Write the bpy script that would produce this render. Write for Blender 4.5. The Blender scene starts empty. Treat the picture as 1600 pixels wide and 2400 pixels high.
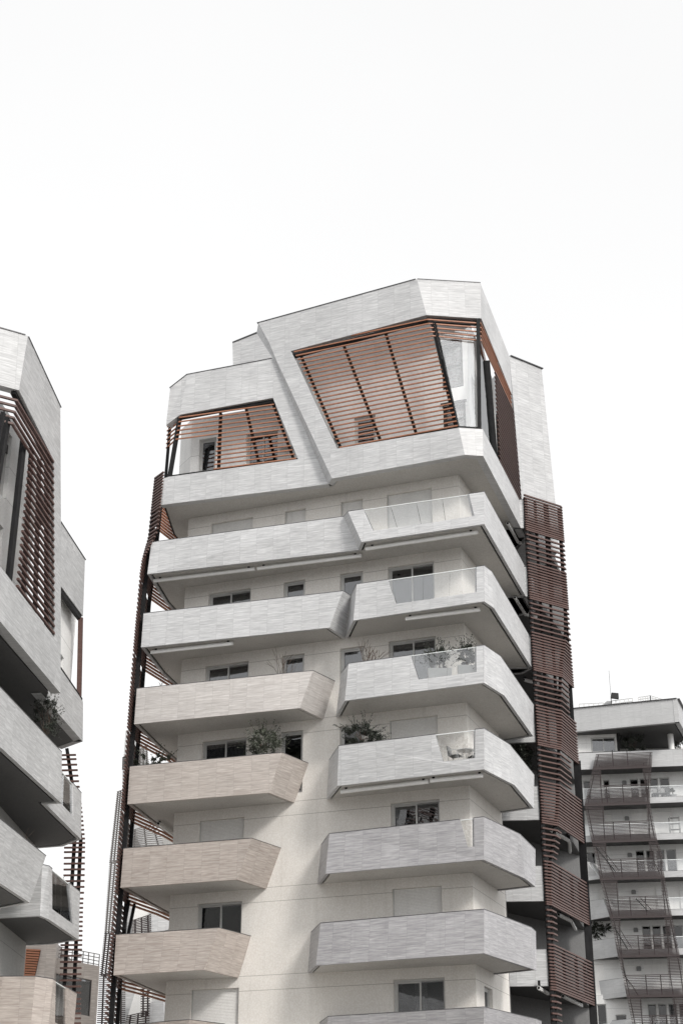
import bpy, math, random
from mathutils import Vector, Matrix
from math import sin, cos, radians, sqrt, atan2, pi

# ------------------------------------------------------------------ camera, world, sun, exposure
scene = bpy.context.scene
C = scene.collection
FPX, PITCH, ROLL = 3590.7, 0.4371, 0.0021
EYE = 1.6
cam_d = bpy.data.cameras.new('camera')
cam = bpy.data.objects.new('camera', cam_d)
C.objects.link(cam)
cam_d.sensor_fit = 'VERTICAL'
cam_d.sensor_height = 36.0
cam_d.lens = FPX / 2400 * 36.0
cam_d.clip_end = 6000
cam_d.clip_start = 0.5
cam.matrix_world = Matrix.Translation((0, 0, EYE)) @ Matrix.Rotation(pi/2 + PITCH, 4, 'X') @ Matrix.Rotation(ROLL, 4, 'Z')
scene.camera = cam
scene.render.resolution_x, scene.render.resolution_y = 682, 1024

SUN_AZ = radians(148)      # direction towards the sun, from +Y clockwise
SUN_EL = radians(33)
world = bpy.data.worlds.new('World'); scene.world = world
world.use_nodes = True
wn, wl = world.node_tree.nodes, world.node_tree.links
wn.clear()
wo = wn.new('ShaderNodeOutputWorld'); bg = wn.new('ShaderNodeBackground')
sky = wn.new('ShaderNodeTexSky'); sky.sky_type = 'NISHITA'; sky.sun_disc = False
sky.sun_elevation = SUN_EL; sky.sun_rotation = SUN_AZ
sky.air_density = 1.0; sky.dust_density = 6.0; sky.ozone_density = 1.0
hs = wn.new('ShaderNodeHueSaturation'); hs.inputs['Saturation'].default_value = 0.06
mx = wn.new('ShaderNodeMix'); mx.data_type = 'RGBA'; mx.inputs[0].default_value = 0.72
wl.new(sky.outputs[0], hs.inputs['Color'])
wl.new(hs.outputs[0], mx.inputs[6])
# the overcast layer: bright towards the horizon, a little greyer overhead, faint cloud tone
tc_ = wn.new('ShaderNodeTexCoord'); sp_ = wn.new('ShaderNodeSeparateXYZ'); wl.new(tc_.outputs['Generated'], sp_.inputs[0])
mr_ = wn.new('ShaderNodeMapRange'); wl.new(sp_.outputs[2], mr_.inputs[0])
mr_.inputs[1].default_value = 0.30; mr_.inputs[2].default_value = 0.80; mr_.inputs[3].default_value = 10.3; mr_.inputs[4].default_value = 9.3
cn_ = wn.new('ShaderNodeTexNoise'); cn_.inputs['Scale'].default_value = 2.2; cn_.inputs['Detail'].default_value = 5.0; wl.new(tc_.outputs['Generated'], cn_.inputs[0])
cr_ = wn.new('ShaderNodeMapRange'); wl.new(cn_.outputs[0], cr_.inputs[0])
cr_.inputs[1].default_value = 0.3; cr_.inputs[2].default_value = 0.7; cr_.inputs[3].default_value = 0.975; cr_.inputs[4].default_value = 1.02
mm_ = wn.new('ShaderNodeMath'); mm_.operation = 'MULTIPLY'; wl.new(mr_.outputs[0], mm_.inputs[0]); wl.new(cr_.outputs[0], mm_.inputs[1])
wl.new(mm_.outputs[0], mx.inputs[7])
wl.new(mx.outputs[2], bg.inputs['Color'])
bg.inputs['Strength'].default_value = 0.115
wl.new(bg.outputs[0], wo.inputs['Surface'])

sl = bpy.data.lights.new('sun', 'SUN'); sl.energy = 1.9; sl.angle = radians(11); sl.color = (1.0, 0.955, 0.9)
so = bpy.data.objects.new('sun', sl); C.objects.link(so)
so.matrix_world = Matrix.Translation((0, 0, 60)) @ Vector((sin(SUN_AZ)*cos(SUN_EL), cos(SUN_AZ)*cos(SUN_EL), sin(SUN_EL))).to_track_quat('Z', 'Y').to_matrix().to_4x4()
scene.view_settings.view_transform = 'Standard'
scene.view_settings.look = 'None'
scene.view_settings.exposure = 0.17
scene.view_settings.gamma = 1.0
try:
    scene.cycles.max_bounces = 8
    scene.cycles.transparent_max_bounces = 16
except Exception:
    pass

# ------------------------------------------------------------------ surveying helpers: bearings of the photograph -> points on real planes
def T(x0, y0, s): return lambda x, y: (x0 + x/s, y0 + y/s)
ZA = T(350, 620, 2.851); ZB = T(850, 620, 2.851); ZC = T(300, 1100, 2.851); ZD = T(780, 1100, 2.613)
ZE = T(220, 1600, 2.851); ZF = T(700, 1600, 2.613); ZG = T(1150, 1600, 2.94); ZH = T(0, 750, 2.765)
ZI = T(0, 1550, 2.766); ZM = T(220, 1100, 3.62); ZN = T(220, 1700, 3.36)
def ray(p):
    x, y = p[0] - 800, p[1] - 1200
    c, s = cos(ROLL), sin(ROLL)
    x, y = c*x + s*y, -s*x + c*y
    return Vector((x, FPX*cos(PITCH) + y*sin(PITCH), FPX*sin(PITCH) - y*cos(PITCH)))
O = Vector((0, 0, EYE))
def hz(p, z):
    r = ray(p); return O + r*((z - EYE)/r.z)
def hpl(p, a, b):
    n = Vector((-(b[1]-a[1]), b[0]-a[0], 0)); r = ray(p)
    return O + r*((Vector((a[0], a[1], 0)) - Vector((0, 0, 0))).dot(n)/r.dot(n))
def hp3(p, a, b, c):
    n = (Vector(b)-Vector(a)).cross(Vector(c)-Vector(a)); r = ray(p)
    return O + r*((Vector(a)-O).dot(n)/r.dot(n))
FH = 3.4
def zk(k): return 30.9 - FH*k      # soffit heights above ground of the main tower's floors
PH = 1.58                          # parapet height

# ------------------------------------------------------------------ materials
def mat(name):
    m = bpy.data.materials.new(name); m.use_nodes = True
    nt = m.node_tree; nt.nodes.clear()
    out = nt.nodes.new('ShaderNodeOutputMaterial'); b = nt.nodes.new('ShaderNodeBsdfPrincipled')
    nt.links.new(b.outputs[0], out.inputs[0])
    return m, nt, b
def nd(nt, t, **kw):
    n = nt.nodes.new(t)
    for k, v in kw.items():
        if k.startswith('i_'): n.inputs[k[2:].replace('_', ' ')].default_value = v
        else: setattr(n, k, v)
    return n
def mixc(nt, fac, a, b, blend='MIX'):
    n = nt.nodes.new('ShaderNodeMix'); n.data_type = 'RGBA'; n.blend_type = blend
    for i, v in ((0, fac), (6, a), (7, b)):
        if hasattr(v, 'is_output'): nt.links.new(v, n.inputs[i])
        elif i == 0: n.inputs[0].default_value = v
        else: n.inputs[i].default_value = (v[0], v[1], v[2], 1)
    return n.outputs[2]
def ramp(nt, src, lo, hi, a=0.0, b=1.0):
    n = nt.nodes.new('ShaderNodeMapRange')
    nt.links.new(src, n.inputs[0])
    n.inputs[1].default_value = lo; n.inputs[2].default_value = hi
    n.inputs[3].default_value = a; n.inputs[4].default_value = b
    return n.outputs[0]

def stone(name, light, dark, joint=0.45, vein=0.55, bw=0.76, bh=0.52, scale=1.0):
    """horizontally veined porcelain cladding in courses; UV in metres"""
    m, nt, b = mat(name)
    uv = nd(nt, 'ShaderNodeUVMap')
    mp = nd(nt, 'ShaderNodeMapping'); mp.inputs['Scale'].default_value = (1.1*scale, 17*scale, 1)
    nt.links.new(uv.outputs[0], mp.inputs[0])
    # every tile has its own piece of the vein pattern
    br = nd(nt, 'ShaderNodeTexBrick', offset=0.0, i_Scale=1.0)
    br.inputs['Brick Width'].default_value = bw; br.inputs['Row Height'].default_value = bh
    br.inputs['Mortar Size'].default_value = 0.0045; br.inputs['Mortar Smooth'].default_value = 0.2
    br.inputs['Bias'].default_value = 0.0
    br.inputs['Color1'].default_value = (0, 0, 0, 1); br.inputs['Color2'].default_value = (1, 1, 1, 1)
    br.inputs['Mortar'].default_value = (0.5, 0.5, 0.5, 1)
    nt.links.new(uv.outputs[0], br.inputs[0])
    add = nd(nt, 'ShaderNodeVectorMath', operation='MULTIPLY_ADD')
    nt.links.new(br.outputs[0], add.inputs[0]); add.inputs[1].default_value = (37, 13, 0)
    nt.links.new(mp.outputs[0], add.inputs[2])
    n1 = nd(nt, 'ShaderNodeTexNoise', i_Scale=1.0, i_Detail=5.0, i_Roughness=0.62, i_Distortion=0.35)
    nt.links.new(add.outputs[0], n1.inputs[0])
    mp2 = nd(nt, 'ShaderNodeMapping'); mp2.inputs['Scale'].default_value = (2.5*scale, 60*scale, 1)
    nt.links.new(uv.outputs[0], mp2.inputs[0])
    n2 = nd(nt, 'ShaderNodeTexNoise', i_Scale=1.0, i_Detail=3.0, i_Roughness=0.6)
    nt.links.new(mp2.outputs[0], n2.inputs[0])
    geo = nd(nt, 'ShaderNodeNewGeometry')
    n3 = nd(nt, 'ShaderNodeTexNoise', i_Scale=0.35, i_Detail=3.0)
    nt.links.new(geo.outputs['Position'], n3.inputs[0])
    v1 = ramp(nt, n1.outputs[0], 0.36, 0.66, 0, 1)
    c = mixc(nt, v1, dark, light)
    mul = nd(nt, 'ShaderNodeMath', operation='MULTIPLY', use_clamp=True)
    nt.links.new(ramp(nt, n2.outputs[0], 0.42, 0.62, 1, 0), mul.inputs[0]); mul.inputs[1].default_value = vein*0.35
    c = mixc(nt, mul.outputs[0], c, [x*0.55 for x in dark])
    tone = ramp(nt, br.outputs[0], 0, 1, 0.95, 1.04)
    t2 = nd(nt, 'ShaderNodeMath', operation='MULTIPLY'); nt.links.new(tone, t2.inputs[0])
    nt.links.new(ramp(nt, n3.outputs[0], 0.3, 0.7, 0.93, 1.06), t2.inputs[1])
    cc = nd(nt, 'ShaderNodeVectorMath', operation='SCALE')
    nt.links.new(c, cc.inputs[0]); nt.links.new(t2.outputs[0], cc.inputs['Scale'])
    jm = nd(nt, 'ShaderNodeMath', operation='MULTIPLY'); nt.links.new(br.outputs['Fac'], jm.inputs[0]); jm.inputs[1].default_value = joint
    mp4 = nd(nt, 'ShaderNodeMapping'); mp4.inputs['Scale'].default_value = (5.0, 0.28, 1)
    nt.links.new(uv.outputs[0], mp4.inputs[0])
    n5 = nd(nt, 'ShaderNodeTexNoise', i_Scale=1.0, i_Detail=4.0, i_Roughness=0.65); nt.links.new(mp4.outputs[0], n5.inputs[0])
    st = nd(nt, 'ShaderNodeMath', operation='MULTIPLY'); st.inputs[1].default_value = 0.22
    nt.links.new(ramp(nt, n5.outputs[0], 0.56, 0.78, 0, 1), st.inputs[0])
    ccs = mixc(nt, st.outputs[0], cc.outputs[0], [x*0.55 for x in dark])
    fin = mixc(nt, jm.outputs[0], ccs, [x*0.35 for x in dark])
    nt.links.new(fin, b.inputs['Base Color'])
    b.inputs['Roughness'].default_value = 0.42
    b.inputs['Specular IOR Level'].default_value = 0.45
    bp = nd(nt, 'ShaderNodeBump', i_Strength=0.25, i_Distance=0.01)
    nt.links.new(n1.outputs[0], bp.inputs['Height']); nt.links.new(bp.outputs[0], b.inputs['Normal'])
    return m

def plaster(name, col, speck, amount=0.5, joints=None, warm=None):
    """speckled render; joints = list of heights repeating every storey where a groove runs"""
    m, nt, b = mat(name)
    geo = nd(nt, 'ShaderNodeNewGeometry')
    n1 = nd(nt, 'ShaderNodeTexNoise', i_Scale=16.0, i_Detail=4.0, i_Roughness=0.75)
    nt.links.new(geo.outputs['Position'], n1.inputs[0])
    n2 = nd(nt, 'ShaderNodeTexNoise', i_Scale=0.5, i_Detail=5.0, i_Roughness=0.6)
    nt.links.new(geo.outputs['Position'], n2.inputs[0])
    f = nd(nt, 'ShaderNodeMath', operation='MULTIPLY'); f.inputs[1].default_value = amount
    nt.links.new(ramp(nt, n1.outputs[0], 0.42, 0.62, 1, 0), f.inputs[0])
    c = mixc(nt, f.outputs[0], col, speck)
    sc = nd(nt, 'ShaderNodeVectorMath', operation='SCALE')
    nt.links.new(c, sc.inputs[0]); nt.links.new(ramp(nt, n2.outputs[0], 0.3, 0.7, 0.93, 1.05), sc.inputs['Scale'])
    c = sc.outputs[0]
    # rain streaks
    mp = nd(nt, 'ShaderNodeMapping'); mp.inputs['Scale'].default_value = (3.0, 3.0, 0.12)
    nt.links.new(geo.outputs['Position'], mp.inputs[0])
    n4 = nd(nt, 'ShaderNodeTexNoise', i_Scale=1.0, i_Detail=4.0, i_Roughness=0.6); nt.links.new(mp.outputs[0], n4.inputs[0])
    sf = nd(nt, 'ShaderNodeMath', operation='MULTIPLY'); sf.inputs[1].default_value = 0.16
    nt.links.new(ramp(nt, n4.outputs[0], 0.55, 0.75, 0, 1), sf.inputs[0])
    c = mixc(nt, sf.outputs[0], c, [x*0.5 for x in speck])
    if joints:
        sep = nd(nt, 'ShaderNodeSeparateXYZ'); nt.links.new(geo.outputs['Position'], sep.inputs[0])
        tot = None
        for j in joints:
            a = nd(nt, 'ShaderNodeMath', operation='SUBTRACT'); nt.links.new(sep.outputs[2], a.inputs[0]); a.inputs[1].default_value = j - 100*FH
            q = nd(nt, 'ShaderNodeMath', operation='MODULO'); nt.links.new(a.outputs[0], q.inputs[0]); q.inputs[1].default_value = FH
            l = nd(nt, 'ShaderNodeMath', operation='LESS_THAN'); nt.links.new(q.outputs[0], l.inputs[0]); l.inputs[1].default_value = 0.022
            if tot is None: tot = l.outputs[0]
            else:
                mxm = nd(nt, 'ShaderNodeMath', operation='MAXIMUM'); nt.links.new(tot, mxm.inputs[0]); nt.links.new(l.outputs[0], mxm.inputs[1]); tot = mxm.outputs[0]
        jf = nd(nt, 'ShaderNodeMath', operation='MULTIPLY'); nt.links.new(tot, jf.inputs[0]); jf.inputs[1].default_value = 0.6
        c = mixc(nt, jf.outputs[0], c, [x*0.35 for x in speck])
    nt.links.new(c, b.inputs['Base Color'])
    b.inputs['Roughness'].default_value = 0.7
    bp = nd(nt, 'ShaderNodeBump', i_Strength=0.3, i_Distance=0.01)
    nt.links.new(n1.outputs[0], bp.inputs['Height']); nt.links.new(bp.outputs[0], b.inputs['Normal'])
    return m

def simple(name, col, rough=0.5, metal=0.0, var=0.15, scale=3.0, stretch=(1, 1, 1), spec=0.4):
    m, nt, b = mat(name)
    geo = nd(nt, 'ShaderNodeNewGeometry'); mp = nd(nt, 'ShaderNodeMapping'); mp.inputs['Scale'].default_value = stretch
    nt.links.new(geo.outputs['Position'], mp.inputs[0])
    n = nd(nt, 'ShaderNodeTexNoise', i_Scale=scale, i_Detail=4.0, i_Roughness=0.6); nt.links.new(mp.outputs[0], n.inputs[0])
    c = mixc(nt, ramp(nt, n.outputs[0], 0.3, 0.7), [x*(1-var) for x in col], [min(1, x*(1+var)) for x in col])
    nt.links.new(c, b.inputs['Base Color'])
    b.inputs['Roughness'].default_value = rough; b.inputs['Metallic'].default_value = metal
    b.inputs['Specular IOR Level'].default_value = spec
    return m

def glassy(name, tint, refl, alpha_tint=(0.8, 0.82, 0.82)):
    """sheet glass: part mirror, part clear"""
    m = bpy.data.materials.new(name); m.use_nodes = True
    nt = m.node_tree; nt.nodes.clear()
    out = nt.nodes.new('ShaderNodeOutputMaterial')
    gl = nd(nt, 'ShaderNodeBsdfGlossy'); gl.inputs['Roughness'].default_value = 0.01; gl.inputs['Color'].default_value = (*tint, 1)
    tr = nd(nt, 'ShaderNodeBsdfTransparent'); tr.inputs['Color'].default_value = (*alpha_tint, 1)
    lw = nd(nt, 'ShaderNodeLayerWeight'); lw.inputs['Blend'].default_value = 0.25
    f = ramp(nt, lw.outputs['Fresnel'], 0.0, 1.0, refl, 1.0)
    # the faint waviness of real panes
    geo = nd(nt, 'ShaderNodeNewGeometry')
    n = nd(nt, 'ShaderNodeTexNoise', i_Scale=1.3, i_Detail=2.0); nt.links.new(geo.outputs['Position'], n.inputs[0])
    bp = nd(nt, 'ShaderNodeBump', i_Strength=0.08, i_Distance=0.05); nt.links.new(n.outputs[0], bp.inputs['Height'])
    nt.links.new(bp.outputs[0], gl.inputs['Normal'])
    mx = nd(nt, 'ShaderNodeMixShader')
    nt.links.new(f, mx.inputs[0]); nt.links.new(tr.outputs[0], mx.inputs[1]); nt.links.new(gl.outputs[0], mx.inputs[2])
    nt.links.new(mx.outputs[0], out.inputs[0])
    return m

MT = {
 'stone': stone('cladding_white', (0.70, 0.705, 0.71), (0.47, 0.475, 0.485), vein=0.8),
 'stone_grey': stone('cladding_grey', (0.52, 0.515, 0.525), (0.32, 0.315, 0.33), vein=1.0),
 'stone_rose': stone('cladding_rose', (0.64, 0.595, 0.555), (0.43, 0.38, 0.35), vein=0.9),
 'stone_mid': stone('cladding_warm', (0.68, 0.655, 0.635), (0.48, 0.45, 0.43), vein=0.8),
 'stone_taupe': stone('cladding_taupe', (0.57, 0.52, 0.48), (0.37, 0.32, 0.29), vein=1.0),
 'stone_left': stone('cladding_cool', (0.64, 0.645, 0.65), (0.42, 0.425, 0.43), vein=0.9),
 'stone_far': stone('cladding_far', (0.55, 0.555, 0.56), (0.45, 0.455, 0.46), bw=1.9, bh=0.62, joint=0.55),
 'wall': plaster('plaster_warm', (0.78, 0.762, 0.732), (0.56, 0.515, 0.46), 0.42, joints=[zk(0)-0.52, zk(0)+0.04]),
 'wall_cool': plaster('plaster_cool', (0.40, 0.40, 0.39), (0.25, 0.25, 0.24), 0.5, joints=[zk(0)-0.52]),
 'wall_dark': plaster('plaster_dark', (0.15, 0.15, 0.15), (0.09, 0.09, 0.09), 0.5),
 'wall_far': plaster('plaster_far', (0.82, 0.82, 0.81), (0.6, 0.6, 0.59), 0.4, joints=[36.9-0.62, 36.9+0.5]),
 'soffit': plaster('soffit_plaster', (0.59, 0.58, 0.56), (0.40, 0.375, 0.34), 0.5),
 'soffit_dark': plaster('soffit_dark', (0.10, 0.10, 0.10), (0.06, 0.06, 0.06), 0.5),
 'gap': simple('shadow_gap_trim', (0.035, 0.035, 0.035), 0.6, spec=.15),
 'steel': simple('black_steel', (0.014, 0.014, 0.015), 0.5, 0.0, 0.3, spec=.12),
 'slat': simple('terracotta_slat', (0.102, 0.058, 0.050), 0.5, 0.0, 0.22, 1.5, (1, 1, 9)),
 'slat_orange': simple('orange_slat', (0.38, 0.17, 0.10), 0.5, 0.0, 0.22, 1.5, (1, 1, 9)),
 'slat_dark': simple('plum_slat', (0.050, 0.038, 0.038), 0.5, 0.0, 0.22, 1.5, (1, 1, 9)),
 'slat_grey': simple('grey_slat', (0.17, 0.16, 0.155), 0.5, 0.0, 0.2, 1.5, (1, 1, 9)),
 'alu': simple('window_aluminium', (0.50, 0.50, 0.49), 0.4, 0.2, 0.08),
 'alu_dark': simple('dark_window_frame', (0.03, 0.03, 0.03), 0.4, 0.0, 0.1, spec=.15),
 'shutter': plaster('roller_shutter', (0.84, 0.835, 0.82), (0.68, 0.67, 0.65), 0.5),
 'shutter_wood': simple('grained_shutter', (0.55, 0.55, 0.54), 0.6, 0, 0.35, 7.0, (1, 1, 3)),
 'curtain': simple('curtain_cloth', (0.72, 0.71, 0.68), 0.9, 0, 0.05),
 'curtain_grey': simple('grey_curtain_cloth', (0.30, 0.30, 0.30), 0.9, 0, 0.08),
 'inside': simple('dark_interior', (0.025, 0.025, 0.027), 0.9, 0, 0.3, spec=.05),
 'pane': glassy('window_glass', (0.92, 0.93, 0.95), 0.13, (0.50, 0.51, 0.52)),
 'rail_glass': glassy('balustrade_glass', (0.95, 0.96, 0.97), 0.08, (0.985, 0.99, 0.99)),
 'glass_edge': simple('glass_edge', (0.75, 0.78, 0.78), 0.2, 0, 0.05),
 'white': simple('white_enamel', (0.80, 0.80, 0.79), 0.35, 0.0, 0.05),
 'coping': simple('coping_metal', (0.10, 0.10, 0.105), 0.4, 0.4, 0.1),
 'pane_clear': glassy('clear_glass', (0.9, 0.9, 0.9), 0.03, (0.93, 0.93, 0.93)),
 'leaf': simple('olive_leaf', (0.085, 0.095, 0.072), 0.6, 0, 0.45, 9.0),
 'pane_far': glassy('far_window_glass', (0.9, 0.9, 0.9), 0.04, (0.5, 0.5, 0.5)),
 'leaf_dark': simple('dark_leaf', (0.040, 0.046, 0.036), 0.6, 0, 0.45, 9.0),
 'bark': simple('bark', (0.10, 0.075, 0.06), 0.8, 0, 0.3, 12.0),
 'soil': simple('soil', (0.05, 0.04, 0.03), 0.9, 0, 0.3, 12.0),
 'pot': simple('planter_white', (0.74, 0.74, 0.73), 0.5, 0, 0.05),
 'pot_dark': simple('planter_dark', (0.08, 0.08, 0.08), 0.5, 0, 0.1),
 'rattan': simple('grey_furniture', (0.22, 0.22, 0.22), 0.7, 0, 0.2),
}

# ------------------------------------------------------------------ mesh helpers
class MB:
    def __init__(s): s.v = []; s.f = []
    def add(s, pts, faces):
        s.__dict__.setdefault('g', []).append((list(pts), list(faces)))
        n = len(s.v); s.v += [tuple(p) for p in pts]; s.f += [tuple(i+n for i in f) for f in faces]
    def prism(s, poly, z0, z1):
        n = len(poly)
        s.add([(p[0], p[1], z0) for p in poly] + [(p[0], p[1], z1) for p in poly],
              [tuple(range(n-1, -1, -1)), tuple(range(n, 2*n))] + [(i, (i+1) % n, n+(i+1) % n, n+i) for i in range(n)])
    def slab3(s, pts, off):
        """planar outline pts (3D) given a thickness vector"""
        n = len(pts); pts = [Vector(p) for p in pts]; off = Vector(off)
        s.add(pts + [p+off for p in pts], [tuple(range(n)), tuple(range(2*n-1, n-1, -1))] + [(i, n+i, n+(i+1) % n, (i+1) % n) for i in range(n)])
    def bar(s, a, b, w, h=None, up=(0, 0, 1)):
        a, b = Vector(a), Vector(b); h = w if h is None else h
        d = b-a
        if d.length < 1e-6: return
        d.normalize(); u = Vector(up)
        if abs(d.dot(u)) > 0.95: u = Vector((0, 1, 0))
        r = d.cross(u).normalized(); u = r.cross(d)
        q = [(-1, -1), (1, -1), (1, 1), (-1, 1)]
        s.add([p + r*(x*w/2) + u*(y*h/2) for p in (a, b) for x, y in q], [(3, 2, 1, 0), (4, 5, 6, 7)] + [(i, (i+1) % 4, 4+(i+1) % 4, 4+i) for i in range(4)])
    def tube(s, a, b, ra, rb=None, n=6, caps=True):
        a, b = Vector(a), Vector(b); rb = ra if rb is None else rb
        d = b-a
        if d.length < 1e-6: return
        d.normalize(); u = Vector((0, 0, 1)) if abs(d.z) < 0.9 else Vector((1, 0, 0))
        r = d.cross(u).normalized(); u = r.cross(d)
        pts = [p + (r*cos(2*pi*i/n) + u*sin(2*pi*i/n))*rr for p, rr in ((a, ra), (b, rb)) for i in range(n)]
        fs = [(i, (i+1) % n, n+(i+1) % n, n+i) for i in range(n)]
        if caps: fs += [tuple(range(n-1, -1, -1)), tuple(range(n, 2*n))]
        s.add(pts, fs)
    def sweep(s, pts, z, depth, height, inner=0.0):
        """horizontal rail following plan points pts at height z (centre); depth goes inwards"""
        o1 = offset(pts, inner); o2 = offset(pts, inner+depth); n = len(pts)
        vs = []
        for a, b in zip(o1, o2):
            vs += [(a[0], a[1], z-height/2), (b[0], b[1], z-height/2), (b[0], b[1], z+height/2), (a[0], a[1], z+height/2)]
        fs = [(3, 2, 1, 0), (4*n-4, 4*n-3, 4*n-2, 4*n-1)]
        for i in range(n-1):
            for j in range(4): fs.append((4*i+j, 4*i+(j+1) % 4, 4*i+4+(j+1) % 4, 4*i+4+j))
        s.add(vs, fs)
    def build(s, name, m, parent=None, smooth=False, each=False):
        if each:
            for pts, fs in s.g:
                q = MB(); q.add(pts, fs); o = q.build(name, m, parent, smooth)
            return o
        me = bpy.data.meshes.new(name); me.from_pydata(s.v, [], s.f); me.update()
        import bmesh
        bm = bmesh.new(); bm.from_mesh(me); bmesh.ops.recalc_face_normals(bm, faces=bm.faces); bm.to_mesh(me); bm.free()
        uv = me.uv_layers.new(name='UVMap')
        for p in me.polygons:
            n = p.normal
            if abs(n.z) < 0.75:
                h = Vector((-n.y, n.x, 0)).normalized()
                if abs(h.x) > 0.35 and h.x < 0: h = -h
                elif abs(h.x) <= 0.35 and h.y < 0: h = -h
                for li in p.loop_indices:
                    co = me.vertices[me.loops[li].vertex_index].co
                    uv.data[li].uv = (co.dot(h), co.z)
            else:
                for li in p.loop_indices:
                    co = me.vertices[me.loops[li].vertex_index].co
                    uv.data[li].uv = (co.x, co.y)
            if smooth: p.use_smooth = True
        me.materials.append(MT[m] if isinstance(m, str) else m)
        o = bpy.data.objects.new(name, me); C.objects.link(o)
        if parent is not None:
            o.parent = parent
            if parent.type == 'EMPTY': o.matrix_parent_inverse = Matrix.Translation(-parent.location)
        return o
def offset(pts, d):
    """offset a plan polyline to the left of its direction (inwards for lines running left to right)"""
    P = [Vector((p[0], p[1])) for p in pts]; out = []
    for i, p in enumerate(P):
        ns = []
        if i > 0: e = (p-P[i-1]).normalized(); ns.append(Vector((-e.y, e.x)))
        if i < len(P)-1: e = (P[i+1]-p).normalized(); ns.append(Vector((-e.y, e.x)))
        if len(ns) == 1: out.append(p + ns[0]*d)
        else:
            b = ns[0]+ns[1]
            if b.length < 0.3: out.append(p+ns[0]*d)
            else: b.normalize(); out.append(p + b*(d/max(0.35, b.dot(ns[0]))))
    return out
def thing(name, label, cat, loc=(0, 0, 0), group=None):
    o = bpy.data.objects.new(name, None); C.objects.link(o); o.location = loc
    o.empty_display_size = 0.5
    o['label'] = label; o['category'] = cat
    if group: o['group'] = group
    return o
def tag(o, label, cat, group=None):
    o['label'] = label; o['category'] = cat
    if group: o['group'] = group
def structure(o): o['kind'] = 'structure'; return o
def xy(v): return Vector((v[0], v[1]))

# ------------------------------------------------------------------ building helpers
def patch(bot, top, z0, H, i, t, z):
    w = (z-z0)/H
    a = xy(bot[i]).lerp(xy(top[i]), w); b = xy(bot[i+1]).lerp(xy(top[i+1]), w)
    p = a.lerp(b, t); return Vector((p.x, p.y, z))
def tz(p, bot, top, z0, H, i):
    """bearing -> (t, z) on parapet face i"""
    m = (xy(top[i])+xy(top[i+1]))/2
    q = hp3(p, (bot[i][0], bot[i][1], z0), (bot[i+1][0], bot[i+1][1], z0), (m.x, m.y, z0+H))
    w = (q.z-z0)/H
    a = xy(bot[i]).lerp(xy(top[i]), w); b = xy(bot[i+1]).lerp(xy(top[i+1]), w)
    return ((xy(q)-a).dot(b-a)/(b-a).length_squared, q.z)
def parapet(m, bot, top, z0, H, thick=0.13, outl={}):
    bi, ti = offset(bot, thick), offset(top, thick); n = len(bot)
    for i in range(n-1):
        ol = outl.get(i, [(0, z0), (1, z0), (1, z0+H), (0, z0+H)])
        A = [patch(bot, top, z0, H, i, t, z) for t, z in ol]
        B = [patch(bi, ti, z0, H, i, t, z) for t, z in ol]
        k = len(ol); fs = [tuple(range(k)), tuple(range(2*k-1, k-1, -1))]
        for j in range(k):
            t0, t1 = ol[j][0], ol[(j+1) % k][0]
            if (t0 == t1 == 0 and i > 0) or (t0 == t1 == 1 and i < n-2): continue
            fs.append((j, k+j, k+(j+1) % k, (j+1) % k))
        m.add(A+B, fs)
def grid_wall(m, a, b, z0, z1, holes, thick=0.25):
    a, b = xy(a), xy(b); L = (b-a).length; d = (b-a)/L; n = Vector((-d.y, d.x))*thick
    ss = sorted({0, L, *[h[0] for h in holes], *[h[1] for h in holes]}); zs = sorted({z0, z1, *[h[2] for h in holes], *[h[3] for h in holes]})
    ss = [s for s in ss if 0 <= s <= L]; zs = [z for z in zs if z0 <= z <= z1]
    P = lambda s, z, k: (a.x+d.x*s+n.x*k, a.y+d.y*s+n.y*k, z)
    inh = lambda s, z: any(h[0] < s < h[1] and h[2] < z < h[3] for h in holes)
    for s0, s1 in zip(ss, ss[1:]):
        for u0, u1 in zip(zs, zs[1:]):
            if not inh((s0+s1)/2, (u0+u1)/2):
                m.add([P(s0, u0, 0), P(s1, u0, 0), P(s1, u1, 0), P(s0, u1, 0)], [(0, 1, 2, 3)])
    for h in holes:
        q = [(h[0], h[2]), (h[1], h[2]), (h[1], h[3]), (h[0], h[3])]
        for j in range(4):
            e, f = q[j], q[(j+1) % 4]
            m.add([P(*e, 0), P(*f, 0), P(*f, 1), P(*e, 1)], [(0, 1, 2, 3)])
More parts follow.
